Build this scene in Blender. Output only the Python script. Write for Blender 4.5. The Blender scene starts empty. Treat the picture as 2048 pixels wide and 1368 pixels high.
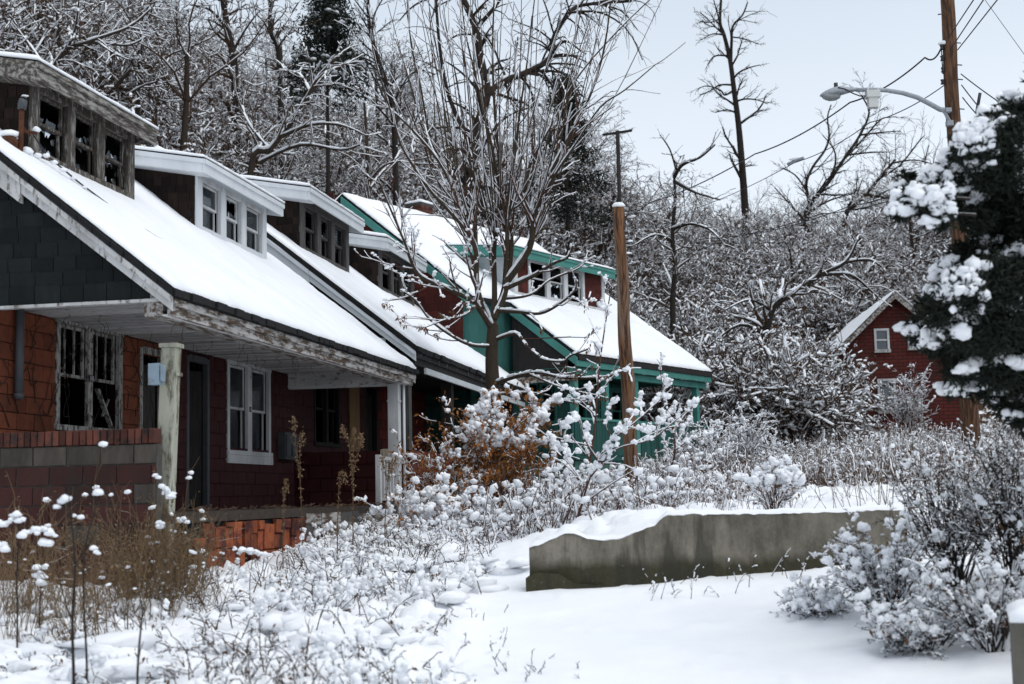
import bpy, bmesh, math, random
import numpy as np
from mathutils import Matrix, Vector, Euler

sc = bpy.context.scene
R = math.radians

# ------------------------------------------------------------------ camera
FPX, PITCH, ROLL, PSI, ZC = 2844.0, R(6.2), R(-1.25), R(10.3), 1.6
_f = np.array([0, math.cos(PITCH), math.sin(PITCH)])
_u = np.array([0, -math.sin(PITCH), math.cos(PITCH)])
_x = np.array([1.0, 0, 0])
CX = math.cos(ROLL) * _x + math.sin(ROLL) * _u
CU = -math.sin(ROLL) * _x + math.cos(ROLL) * _u
CF = _f
CAM = np.array([0, 0, ZC])
cam_d = bpy.data.cameras.new("camera")
cam = bpy.data.objects.new("camera", cam_d)
sc.collection.objects.link(cam)
cam_d.sensor_width = 36.0
cam_d.lens = 50.0
cam_d.clip_end = 2000
cam_d.dof.use_dof = True
cam_d.dof.focus_distance = 25.0
cam_d.dof.aperture_fstop = 2.0
cam.matrix_world = Matrix(((CX[0], CU[0], -CF[0], CAM[0]), (CX[1], CU[1], -CF[1], CAM[1]),
                           (CX[2], CU[2], -CF[2], CAM[2]), (0, 0, 0, 1)))
sc.camera = cam

# ------------------------------------------------------------------ sky, sun, exposure
SUN_EL, SUN_AZ = R(58), R(125)      # azimuth clockwise from +Y
w = bpy.data.worlds.new("World"); sc.world = w; w.use_nodes = True
nt = w.node_tree; nt.nodes.clear()
out = nt.nodes.new("ShaderNodeOutputWorld")
bg = nt.nodes.new("ShaderNodeBackground"); bg.inputs[1].default_value = 1.0
sky = nt.nodes.new("ShaderNodeTexSky"); sky.sky_type = 'NISHITA'; sky.sun_disc = False
sky.sun_elevation = SUN_EL; sky.sun_rotation = SUN_AZ; sky.dust_density = 4.0
skm = nt.nodes.new("ShaderNodeVectorMath"); skm.operation = 'SCALE'; skm.inputs['Scale'].default_value = 0.08
tc = nt.nodes.new("ShaderNodeTexCoord"); sep = nt.nodes.new("ShaderNodeSeparateXYZ")
ramp = nt.nodes.new("ShaderNodeValToRGB")
el = ramp.color_ramp.elements
el[0].position = 0.0; el[0].color = (0.80, 0.86, 0.93, 1)
el[1].position = 1.0; el[1].color = (0.90, 0.95, 1.0, 1)
e = el.new(0.22); e.color = (0.76, 0.83, 0.91, 1)
e = el.new(0.42); e.color = (0.52, 0.60, 0.69, 1)
cl = nt.nodes.new("ShaderNodeTexNoise"); cl.inputs['Scale'].default_value = 2.2; cl.inputs['Detail'].default_value = 3
clm = nt.nodes.new("ShaderNodeMapRange"); clm.inputs[3].default_value = 0.93; clm.inputs[4].default_value = 1.07
cls = nt.nodes.new("ShaderNodeVectorMath"); cls.operation = 'SCALE'
mx = nt.nodes.new("ShaderNodeMixRGB"); mx.inputs[0].default_value = 0.86
L = nt.links.new
L(tc.outputs['Generated'], sep.inputs[0]); L(sep.outputs['Z'], ramp.inputs[0])
L(tc.outputs['Generated'], cl.inputs['Vector']); L(cl.outputs['Fac'], clm.inputs[0])
L(ramp.outputs[0], cls.inputs[0]); L(clm.outputs[0], cls.inputs['Scale'])
L(sky.outputs[0], skm.inputs[0]); L(skm.outputs[0], mx.inputs[1]); L(cls.outputs[0], mx.inputs[2])
L(mx.outputs[0], bg.inputs[0]); L(bg.outputs[0], out.inputs[0])

sun_d = bpy.data.lights.new("sun", 'SUN'); sun_d.energy = 1.0; sun_d.angle = R(40); sun_d.color = (1.0, 0.97, 0.93)
sun = bpy.data.objects.new("sun", sun_d); sc.collection.objects.link(sun)
sd = Vector((math.sin(SUN_AZ) * math.cos(SUN_EL), math.cos(SUN_AZ) * math.cos(SUN_EL), math.sin(SUN_EL)))
sun.rotation_euler = sd.to_track_quat('Z', 'Y').to_euler()
sc.view_settings.view_transform = 'Standard'; sc.view_settings.look = 'None'
sc.view_settings.exposure = 0.32; sc.view_settings.gamma = 1.0
sc.cycles.max_bounces = 6; sc.cycles.transparent_max_bounces = 12
sc.cycles.use_denoising = True
sc.cycles.caustics_reflective = False; sc.cycles.caustics_refractive = False

# ------------------------------------------------------------------ frames
def ray(px, py):
    return CF + CX * (px - 1024) / FPX - CU * (py - 684) / FPX
def PX(px, py, d):
    """world point seen at photo pixel (px,py) at forward distance d"""
    return CAM + ray(px, py) * d
RW = np.array([math.sin(PSI), math.cos(PSI), 0.0])    # along the row of houses
RN = np.array([math.cos(PSI), -math.sin(PSI), 0.0])   # towards the street
def UV(u, v, z):
    return RW * u + RN * v + np.array([0, 0, z])

# ------------------------------------------------------------------ numpy noise
def _hash(ix, iy, iz, seed):
    h = (ix.astype(np.int64) * 374761393 + iy.astype(np.int64) * 668265263 + iz.astype(np.int64) * 2147483647 + seed * 1274126177) & 0xffffffff
    h = ((h ^ (h >> 13)) * 1274126177) & 0xffffffff
    return ((h ^ (h >> 16)) & 0xffff) / 65535.0
def vnoise(x, y, z=None, seed=0):
    x = np.asarray(x, float); y = np.asarray(y, float)
    z = np.zeros_like(x) if z is None else np.asarray(z, float)
    ix, iy, iz = np.floor(x), np.floor(y), np.floor(z)
    fx, fy, fz = x - ix, y - iy, z - iz
    fx, fy, fz = [t * t * (3 - 2 * t) for t in (fx, fy, fz)]
    o = 0
    for a in (0, 1):
        for b in (0, 1):
            for c in (0, 1):
                wgt = (fx if a else 1 - fx) * (fy if b else 1 - fy) * (fz if c else 1 - fz)
                o = o + wgt * _hash(ix + a, iy + b, iz + c, seed)
    return o * 2 - 1
def fbm(x, y, z=None, seed=0, oct=4):
    o, a = 0, 1.0
    for k in range(oct):
        o = o + a * vnoise(x * 2 ** k, y * 2 ** k, None if z is None else z * 2 ** k, seed + k); a *= 0.5
    return o
def sstep(a, b, t):
    t = np.clip((t - a) / (b - a), 0, 1); return t * t * (3 - 2 * t)

# ------------------------------------------------------------------ terrain height
_cp = []
def cpx(px, py, d): _cp.append(PX(px, py, d))
def cw(x, y, z): _cp.append(np.array([x, y, z], float))
for X in (-5, -2, 0, 2, 5): cw(X, 3, -.25); cw(X, 6, -.1)
for px in (0, 500, 1024, 1500): cpx(px, 1372, 10.4)
cpx(2048, 1330, 10.4)
cpx(60, 1200, 14.6); cpx(300, 1188, 15.0); cpx(600, 1150, 17.2); cpx(1060, 1182, 15.0); cpx(1560, 1140, 14.6); cpx(1900, 1180, 12.5)
cpx(800, 1075, 21.5); cpx(1000, 1082, 20.0); cpx(900, 1035, 26.5); cpx(1268, 1008, 22.0); cpx(1100, 988, 35.5); cpx(1240, 985, 37.0)
cpx(1300, 1030, 16.5); cpx(1500, 1020, 16.5); cpx(1800, 1010, 16.5); cpx(2048, 1000, 17)
cpx(1600, 962, 26.0); cpx(1945, 935, 28.0); cpx(2048, 930, 28); cpx(1440, 905, 46); cpx(1450, 960, 33); cpx(1780, 885, 50); cpx(2000, 885, 50)
for u_, v_, z_ in ((17, -9, .75), (20, -10, .95), (31, -9, 1.2), (12, -9, .5), (36, -8, 1.4), (20, -13, 1.6), (33, -13, 2.0), (8, -8, .2), (8, -14, 1.0)):
    _cp.append(UV(u_, v_, z_))
cw(2, 46, 2.2); cw(-4, 46, 2.6); cw(14, 62, 4.2); cw(30, 60, 4.2); cw(30, 30, 2.4); cw(14, 15, 1.0); cw(14, 6, .5); cw(0, 62, 4); cw(-14, 30, 2); cw(-14, 12, .8); cw(-14, 4, 0)
_cp = np.array(_cp)
def _phi(r): return r
_A = np.linalg.norm(_cp[:, None, :2] - _cp[None, :, :2], axis=2)
_n = len(_cp)
_Pm = np.c_[np.ones(_n), _cp[:, :2]]
_S = np.block([[_A - np.eye(_n) * 0.6, _Pm], [_Pm.T, np.zeros((3, 3))]])
_wt = np.linalg.solve(_S, np.r_[_cp[:, 2], 0, 0, 0])
WALL_D = 15.0
def base_z(x, y):
    x = np.asarray(x, float); y = np.asarray(y, float); sh = x.shape
    q = np.c_[x.ravel(), y.ravel()]
    # outside the control area hold the edge value so the sheet stays calm
    q = np.c_[np.clip(q[:, 0], -22, 32), np.clip(q[:, 1], 2.5, 64)]
    o = np.empty(len(q))
    for s in range(0, len(q), 20000):
        p = q[s:s + 20000]
        r = np.linalg.norm(p[:, None, :] - _cp[None, :, :2], axis=2)
        o[s:s + 20000] = r @ _wt[:_n] + _wt[_n] + p @ _wt[_n + 1:]
    return o.reshape(sh)
def ground_z(x, y):
    x = np.asarray(x, float); y = np.asarray(y, float)
    z = base_z(x, y)
    # soil held back by the broken concrete wall
    k = sstep(0.4, 1.9, x) * (1 - sstep(9, 13, x)) * sstep(14.98, 15.12, y) * (1 - sstep(16.0, 22.0, y))
    z = z + k * np.clip(1.34 - z, 0, 1)
    kf = sstep(.1, .6, x) * (1 - sstep(9, 12, x)) * sstep(13.0, 14.3, y) * (1 - sstep(14.98, 15.1, y))
    z = z * (1 - kf) + kf * np.minimum(z, .62 + .05 * x)
    # wooded hill behind
    v = x * RN[0] + y * RN[1]
    s = np.maximum(-13.5 - v, (y - 57)) + 0.0
    s = np.clip(s, 0, None)
    ang = np.clip((x / np.maximum(y, 1) + .32) / .42, 0, 1)
    slope = 1.15 * (1 - ang) + .46 * ang
    cap = 36.0 * (1 - ang) + 14.5 * ang
    h = cap * (1 - np.exp(-slope * s / cap * 1.25))
    return z + h + sstep(0, 8, s) * fbm(x / 9, y / 9, seed=5, oct=3) * .8
def gz(x, y): return float(ground_z(np.array([x]), np.array([y]))[0])

# ------------------------------------------------------------------ materials
MATS = {}
def new_mat(name):
    m = bpy.data.materials.new(name); m.use_nodes = True
    nt = m.node_tree
    b = nt.nodes["Principled BSDF"]
    b.inputs['Specular IOR Level'].default_value = 0.25
    MATS[name] = m
    return m, nt, b
def _pos(nt, stretch=(1, 1, 1), rot=0.0):
    g = nt.nodes.new("ShaderNodeNewGeometry"); mp = nt.nodes.new("ShaderNodeMapping")
    mp.vector_type = 'POINT'; mp.inputs['Rotation'].default_value = (0, 0, rot); mp.inputs['Scale'].default_value = stretch
    if rot:
        mp2 = nt.nodes.new("ShaderNodeMapping"); mp2.inputs['Rotation'].default_value = (0, 0, rot)
        nt.links.new(g.outputs['Position'], mp2.inputs[0]); nt.links.new(mp2.outputs[0], mp.inputs[0]); mp.inputs['Rotation'].default_value = (0, 0, 0)
    else:
        nt.links.new(g.outputs['Position'], mp.inputs[0])
    return mp.outputs[0]
def _noise(nt, vec, scale, detail=5, rough=.6):
    n = nt.nodes.new("ShaderNodeTexNoise"); n.inputs['Scale'].default_value = scale
    n.inputs['Detail'].default_value = detail; n.inputs['Roughness'].default_value = rough
    nt.links.new(vec, n.inputs['Vector']); return n.outputs['Fac']
def _ramp(nt, fac, a, b, ca=(0, 0, 0, 1), cb=(1, 1, 1, 1)):
    r = nt.nodes.new("ShaderNodeValToRGB"); nt.links.new(fac, r.inputs[0])
    r.color_ramp.elements[0].position = a; r.color_ramp.elements[1].position = b
    r.color_ramp.elements[0].color = ca; r.color_ramp.elements[1].color = cb
    return r.outputs[0]
def _mix(nt, fac, a, b, mode='MIX'):
    m = nt.nodes.new("ShaderNodeMixRGB"); m.blend_type = mode
    for i, s in enumerate((fac, a, b)):
        if isinstance(s, (tuple, list)): m.inputs[i].default_value = (*s[:3], 1)
        elif isinstance(s, (int, float)): m.inputs[i].default_value = s
        else: nt.links.new(s, m.inputs[i])
    return m.outputs[0]
def _bump(nt, b, h, strength=.4, dist=.02):
    n = nt.nodes.new("ShaderNodeBump"); n.inputs['Strength'].default_value = strength; n.inputs['Distance'].default_value = dist
    nt.links.new(h, n.inputs['Height']); nt.links.new(n.outputs[0], b.inputs['Normal'])
def var_mat(name, c1, c2, scale=6, con=(.32, .68), stretch=(1, 1, 1), rough=.85, rnd=0.0, c3=None, t3=(.58, .68), scale3=2.0, bump=.3, rot=0.0, dist=.01, spec=None):
    """two-colour noise surface, optional third blotch colour, optional per-object brightness jitter"""
    m, nt, b = new_mat(name)
    v = _pos(nt, stretch, rot)
    n = _noise(nt, v, scale)
    col = _mix(nt, _ramp(nt, n, *con), c1, c2)
    if c3 is not None:
        n3 = _noise(nt, v, scale3, 6, .7)
        col = _mix(nt, _ramp(nt, n3, *t3), col, c3)
    if rnd:
        oi = nt.nodes.new("ShaderNodeObjectInfo"); mr = nt.nodes.new("ShaderNodeMapRange")
        mr.inputs[3].default_value = 1 - rnd; mr.inputs[4].default_value = 1 + rnd
        nt.links.new(oi.outputs['Random'], mr.inputs[0])
        vm = nt.nodes.new("ShaderNodeVectorMath"); vm.operation = 'SCALE'
        nt.links.new(col, vm.inputs[0]); nt.links.new(mr.outputs[0], vm.inputs['Scale']); col = vm.outputs[0]
    nt.links.new(col, b.inputs['Base Color']); b.inputs['Roughness'].default_value = rough
    if spec is not None: b.inputs['Specular IOR Level'].default_value = spec
    if bump: _bump(nt, b, _noise(nt, v, scale * 3, 4), bump, dist)
    return m
def peel_mat(name, paint, wood, amount=.5, scale=14, stretch=(1, 1, .25), rot=PSI, soft=.05, dirt=(.05, .045, .035), rnd=0.0):
    m, nt, b = new_mat(name)
    v = _pos(nt, stretch, rot)
    n = _noise(nt, v, scale, 8, .72)
    grime = _mix(nt, _ramp(nt, _noise(nt, v, 2.3, 5), .42, .78), paint, dirt)
    grime = _mix(nt, .55, paint, grime)
    wd = _mix(nt, _noise(nt, v, scale * 4, 3), wood, tuple(c * .45 for c in wood))
    k = _ramp(nt, n, 1 - amount - soft, 1 - amount + soft)
    cc = _mix(nt, k, grime, wd)
    if rnd:
        oi = nt.nodes.new("ShaderNodeObjectInfo"); mr = nt.nodes.new("ShaderNodeMapRange"); mr.inputs[3].default_value = 1 - rnd; mr.inputs[4].default_value = 1 + rnd * .5
        nt.links.new(oi.outputs['Random'], mr.inputs[0]); vm = nt.nodes.new("ShaderNodeVectorMath"); vm.operation = 'SCALE'
        nt.links.new(cc, vm.inputs[0]); nt.links.new(mr.outputs[0], vm.inputs['Scale']); cc = vm.outputs[0]
    nt.links.new(cc, b.inputs['Base Color'])
    b.inputs['Roughness'].default_value = .75
    _bump(nt, b, n, .5, .006)
    return m
def snow_mat(name="snow", bump=.25, scale=9, dist=.03):
    m, nt, b = new_mat(name)
    v = _pos(nt)
    n = _noise(nt, v, scale, 6, .55)
    col = _mix(nt, _ramp(nt, _noise(nt, v, 1.1, 3), .35, .65), (.86, .875, .90), (.80, .82, .86))
    nt.links.new(col, b.inputs['Base Color']); b.inputs['Roughness'].default_value = .65
    b.inputs['Specular IOR Level'].default_value = .15
    _bump(nt, b, n, bump, dist)
    return m
def bark_mat(name, c1, c2, snow_t=(.45, .75), scale=18, stretch=(1, 1, .3), snow=True):
    """bark that carries settled snow on its upward faces"""
    m, nt, b = new_mat(name)
    v = _pos(nt, stretch)
    n = _noise(nt, v, scale, 5)
    col = _mix(nt, _ramp(nt, n, .3, .7), c1, c2)
    if snow:
        g = nt.nodes.new("ShaderNodeNewGeometry"); s = nt.nodes.new("ShaderNodeSeparateXYZ"); nt.links.new(g.outputs['Normal'], s.inputs[0])
        a = nt.nodes.new("ShaderNodeMath"); a.operation = 'MULTIPLY_ADD'
        nt.links.new(_noise(nt, _pos(nt), 5.0, 3), a.inputs[0]); a.inputs[1].default_value = .7
        nt.links.new(s.outputs['Z'], a.inputs[2])
        sh = nt.nodes.new("ShaderNodeMath"); sh.operation = 'SUBTRACT'; nt.links.new(a.outputs[0], sh.inputs[0]); sh.inputs[1].default_value = .35
        col = _mix(nt, _ramp(nt, sh.outputs[0], *snow_t), col, (.84, .86, .89))
    nt.links.new(col, b.inputs['Base Color']); b.inputs['Roughness'].default_value = .9
    _bump(nt, b, n, .5, .02)
    return m
def flat_mat(name, c, rough=.6, metal=0.0, spec=.3):
    m, nt, b = new_mat(name)
    b.inputs['Base Color'].default_value = (*c, 1); b.inputs['Roughness'].default_value = rough
    b.inputs['Metallic'].default_value = metal; b.inputs['Specular IOR Level'].default_value = spec
    return m

SNOW = snow_mat()
SNOWG = snow_mat("ground_snow", .35, 14, .02)
ZS = (1, 1, .12)
orange_block = var_mat("orange_block", (.165, .047, .021), (.11, .031, .016), 9, rnd=.22, c3=(.07, .03, .02), t3=(.56, .74), scale3=3.5, bump=.35)
red_block = var_mat("dark_red_block", (.048, .0075, .0085), (.034, .0058, .0068), 5, rnd=.07, c3=(.035, .008, .008), t3=(.56, .78), scale3=1.6, bump=.25, rough=.7)
red_block2 = var_mat("bright_red_block", (.14, .022, .016), (.09, .014, .012), 5, rnd=.14, c3=(.10, .06, .04), t3=(.55, .75), scale3=2.4, stretch=(1, 1, .3), bump=.25)
par_red = var_mat("parapet_red_block", (.058, .019, .016), (.038, .015, .013), 7, rnd=.30, c3=(.03, .024, .02), t3=(.50, .72), scale3=2.8, stretch=(1, 1, .35), bump=.4)
par_grey = var_mat("parapet_grey_block", (.075, .064, .054), (.045, .038, .033), 8, rnd=.2, c3=(.03, .026, .022), t3=(.5, .7), scale3=3, stretch=(1, 1, .3), bump=.4)
brickm = var_mat("soldier_brick", (.11, .036, .024), (.085, .03, .022), 12, rnd=.5, c3=(.028, .022, .021), t3=(.47, .62), scale3=6, bump=.4)
mortar = var_mat("mortar", (.085, .078, .07), (.045, .042, .038), 10, bump=.5)
mortar_red = var_mat("painted_joint", (.030, .0055, .006), (.022, .005, .005), 10, bump=.3)
mortar_orange = var_mat("sooty_joint", (.035, .018, .012), (.02, .012, .01), 10, bump=.3)
slate = var_mat("asphalt_shingle", (.008, .011, .012), (.005, .0068, .0078), 20, rnd=.35, c3=(.013, .016, .016), t3=(.5, .8), scale3=2.5, stretch=(3, 3, 1), bump=.4, rough=.9)
slate_dark = flat_mat("shingle_backing", (.006, .007, .008), .95)
cedar = var_mat("cedar_shingle", (.018, .010, .0075), (.011, .007, .006), 26, stretch=(1, 1, .15), rnd=.55, c3=(.075, .030, .014), t3=(.62, .80), scale3=3.0, bump=.6, rough=.95)
cedar_red = var_mat("red_brown_shingle", (.085, .018, .014), (.05, .012, .010), 22, stretch=(1, 1, .3), rnd=.3, bump=.5, rough=.9)
peel_grey = peel_mat("weathered_grey_wood", (.30, .29, .27), (.085, .072, .06), .56, 20, (1, 1, .18))
peel_grey_h = peel_mat("weathered_grey_board", (.30, .29, .27), (.085, .072, .06), .52, 16, (1.4, .22, 1.4), dirt=(.07, .07, .035))
peel_white = peel_mat("peeling_white_paint", (.50, .50, .50), (.14, .11, .085), .42, 12, (1, 1, .3))
peel_eave = peel_mat("rotten_eave_paint", (.42, .41, .40), (.11, .075, .05), .50, 10, (1.2, .25, 1.2))
peel_ceil = peel_mat("peeling_ceiling_paint", (.62, .62, .62), (.16, .13, .11), .40, 16, (.4, 1.5, 1), rnd=.4)
old_frame = peel_mat("old_window_paint", (.36, .35, .33), (.07, .058, .048), .47, 18, (1, 1, .3))
white_frame = peel_mat("white_window_paint", (.60, .61, .62), (.16, .13, .10), .33, 14, (1, 1, .4))
vinyl = var_mat("white_vinyl", (.66, .69, .72), (.58, .61, .64), 3, c3=(.42, .42, .40), t3=(.62, .85), scale3=1.8, bump=.05, rough=.5, stretch=(1, 1, .4))
vinyl_old = var_mat("mossy_white_vinyl", (.60, .63, .65), (.5, .53, .55), 3, c3=(.33, .33, .24), t3=(.60, .80), scale3=2.2, bump=.05, rough=.5)
greywood = var_mat("bare_grey_wood", (.11, .105, .10), (.045, .042, .04), 22, stretch=(1, 1, .12), bump=.5)
darkwood = var_mat("dark_wood", (.030, .027, .026), (.015, .014, .014), 18, stretch=(1, 1, .2), bump=.4)
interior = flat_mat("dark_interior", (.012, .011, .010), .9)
roofing = var_mat("roof_edge_shingle", (.018, .018, .019), (.01, .01, .011), 30, bump=.6, rough=.95)
mosspost = peel_mat("mossy_post_paint", (.40, .40, .34), (.16, .15, .10), .45, 7, (1, 1, .25), dirt=(.14, .15, .07))
teal = peel_mat("teal_trim_paint", (.065, .24, .21), (.10, .12, .10), .27, 10, (1, 1, .5), dirt=(.05, .12, .10))
teal_wall = var_mat("teal_wall_paint", (.040, .145, .128), (.026, .10, .09), 3, rnd=.12, c3=(.025, .075, .066), t3=(.55, .8), scale3=1.5, stretch=(1, 1, .4), bump=.2)
teal_board = var_mat("teal_board", (.022, .092, .082), (.015, .068, .061), 9, stretch=(1, 1, .12), rnd=.18, bump=.4)
teal_base = var_mat("teal_block", (.085, .20, .165), (.05, .14, .115), 5, rnd=.15, c3=(.05, .065, .045), t3=(.52, .72), scale3=2, bump=.4)
white_siding = var_mat("white_siding", (.50, .52, .54), (.40, .42, .44), 4, rnd=.08, bump=.1)
deckm = var_mat("littered_deck", (.06, .045, .035), (.03, .024, .02), 16, bump=.8)
tile = var_mat("terracotta_tile", (.30, .080, .026), (.20, .048, .02), 6, rnd=.45, c3=(.06, .016, .013), t3=(.45, .58), scale3=3.6, bump=.5)
metal_grey = var_mat("grey_painted_metal", (.075, .08, .088), (.055, .06, .066), 6, bump=.05, rough=.5)
metal_blue = var_mat("pale_blue_metal", (.24, .31, .37), (.18, .24, .29), 8, c3=(.10, .06, .04), t3=(.6, .75), scale3=6, bump=.05, rough=.5)
rust = var_mat("rusty_metal", (.10, .036, .014), (.04, .016, .01), 14, bump=.4)
black_plate = flat_mat("number_plate_black", (.008, .008, .014), .4)
white_ink = flat_mat("number_white", (.62, .62, .66), .5)
clothm = var_mat("pale_cloth", (.40, .36, .29), (.30, .26, .20), 12, stretch=(1, 1, .2), bump=.4)
curtainm = var_mat("dirty_curtain", (.20, .185, .16), (.11, .10, .09), 16, stretch=(1, 1, .08), bump=.5)
plywood = var_mat("plywood_board", (.24, .15, .07), (.17, .10, .05), 12, stretch=(1, 1, .08), bump=.3)
concrete = var_mat("stained_concrete", (.135, .125, .105), (.088, .08, .067), 3.2, c3=(.035, .034, .02), t3=(.52, .70), scale3=1.5, stretch=(1, 1, .55), bump=.7, dist=.015)
pole_wood = var_mat("weathered_pole_wood", (.18, .085, .040), (.045, .022, .014), 22, con=(.44, .56), stretch=(1, 1, .04), c3=(.23, .17, .125), t3=(.50, .68), scale3=5, bump=.8, dist=.02)
pole_wood2 = var_mat("brown_pole_wood", (.15, .076, .042), (.05, .027, .017), 22, con=(.42, .58), stretch=(1, 1, .04), c3=(.04, .024, .016), t3=(.56, .70), scale3=5, bump=.6, dist=.02)
galv = var_mat("galvanised_metal", (.33, .36, .39), (.26, .28, .31), 8, bump=.05, rough=.45)
lens_m = var_mat("lamp_lens", (.30, .33, .33), (.20, .22, .22), 14, bump=.05, rough=.25, spec=.5)
white_box = flat_mat("white_plastic", (.55, .56, .54), .5)
wire_m = flat_mat("black_wire", (.02, .018, .022), .6)
porcelain = flat_mat("dark_insulator", (.03, .028, .03), .4)
far_brick = var_mat("far_red_brick", (.105, .024, .017), (.07, .018, .014), 5, c3=(.03, .012, .01), t3=(.55, .75), scale3=.7, bump=.2)
BARK = bark_mat("brown_bark", (.050, .036, .026), (.026, .019, .015))
BARK_D = bark_mat("dark_bark", (.036, .028, .023), (.018, .015, .013), (.62, .85))
TWIG = bark_mat("twig_bark", (.088, .052, .032), (.040, .025, .017), snow=False)
TWIG_R = bark_mat("reddish_twig", (.105, .046, .029), (.052, .025, .018), snow=False)
TWIG_B = bark_mat("tan_stem", (.13, .080, .042), (.075, .046, .026), snow=False)
TWIG_D = bark_mat("dark_twig", (.032, .024, .020), (.018, .014, .012), snow=False)
leaf_or = var_mat("dry_orange_leaf", (.32, .13, .035), (.20, .075, .022), 30, bump=0)
leaf_br = var_mat("dry_brown_leaf", (.15, .075, .035), (.09, .045, .024), 30, bump=0)
seedm = var_mat("dry_seed_head", (.22, .145, .08), (.14, .09, .05), 40, bump=0)
needle = var_mat("dark_needle", (.014, .021, .014), (.008, .012, .009), 30, bump=0, c3=(.03, .03, .016), t3=(.55, .75), scale3=6)
glass_m, nt_, b_ = new_mat("old_glass")
nt_.nodes.remove(b_)
_o = nt_.nodes["Material Output"]; _t = nt_.nodes.new("ShaderNodeBsdfTransparent"); _g = nt_.nodes.new("ShaderNodeBsdfGlossy")
_t.inputs[0].default_value = (.72, .76, .78, 1); _g.inputs[0].default_value = (.8, .85, .9, 1); _g.inputs['Roughness'].default_value = .08
_m = nt_.nodes.new("ShaderNodeMixShader"); _l = nt_.nodes.new("ShaderNodeLayerWeight"); _l.inputs[0].default_value = .42
nt_.links.new(_l.outputs['Fresnel'], _m.inputs[0]); nt_.links.new(_t.outputs[0], _m.inputs[1]); nt_.links.new(_g.outputs[0], _m.inputs[2]); nt_.links.new(_m.outputs[0], _o.inputs[0])
# ground: snow with brown litter showing where the weeds and woods stand
def ground_mat():
    m, nt, b = new_mat("snowy_ground")
    v = _pos(nt)
    at = nt.nodes.new("ShaderNodeAttribute"); at.attribute_name = "litter"
    n = _noise(nt, v, 3.2, 8, .72)
    a = nt.nodes.new("ShaderNodeMath"); a.operation = 'MULTIPLY_ADD'; nt.links.new(at.outputs['Fac'], a.inputs[0]); a.inputs[1].default_value = .32; nt.links.new(n, a.inputs[2])
    k = _ramp(nt, a.outputs[0], .74, .80)
    lit = _mix(nt, _noise(nt, v, 9, 4), (.075, .038, .020), (.035, .022, .015))
    sn = _mix(nt, _ramp(nt, _noise(nt, v, 1.1, 3), .35, .65), (.86, .875, .90), (.80, .82, .86))
    nt.links.new(_mix(nt, k, sn, lit), b.inputs['Base Color']); b.inputs['Roughness'].default_value = .75
    b.inputs['Specular IOR Level'].default_value = .12
    _bump(nt, b, _noise(nt, v, 16, 6, .6), .3, .025)
    return m
GROUND = ground_mat()
# ------------------------------------------------------------------ object helpers
col = sc.collection
def tag(o, label=None, cat=None, group=None, kind=None):
    if label: o["label"] = label
    if cat: o["category"] = cat
    if group: o["group"] = group
    if kind: o["kind"] = kind
    return o
def empty(name, loc=(0, 0, 0), rz=0.0, scale=1.0):
    o = bpy.data.objects.new(name, None); col.objects.link(o)
    o.location = [float(c) for c in loc]; o.rotation_euler = (0, 0, rz); o.scale = (scale,) * 3; o.empty_display_size = .2
    return o
def obj(name, me, parent=None, loc=None):
    o = bpy.data.objects.new(name, me); col.objects.link(o)
    if parent is not None: o.parent = parent
    if loc is not None: o.location = [float(c) for c in loc]
    return o
def np_mesh(name, V, F, mats, mi=None, smooth=False):
    """mesh from numpy arrays; F is (n,3) or (n,4) or a list of such arrays"""
    V = np.asarray(V, np.float32)
    Fs = [np.asarray(f, np.int32) for f in (F if isinstance(F, list) else [F]) if len(f)]
    me = bpy.data.meshes.new(name)
    me.vertices.add(len(V)); me.vertices.foreach_set('co', V.ravel())
    loops = np.concatenate([f.ravel() for f in Fs]); tot = np.concatenate([np.full(len(f), f.shape[1], np.int32) for f in Fs])
    st = np.concatenate([[0], np.cumsum(tot)[:-1]]).astype(np.int32)
    me.loops.add(len(loops)); me.loops.foreach_set('vertex_index', loops)
    me.polygons.add(len(tot)); me.polygons.foreach_set('loop_start', st)
    for m in (mats if isinstance(mats, (list, tuple)) else [mats]): me.materials.append(m)
    if mi is not None: me.polygons.foreach_set('material_index', np.asarray(mi, np.int32))
    if smooth: me.polygons.foreach_set('use_smooth', np.ones(len(tot), bool))
    me.update(calc_edges=True); me.validate()
    return me
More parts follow.
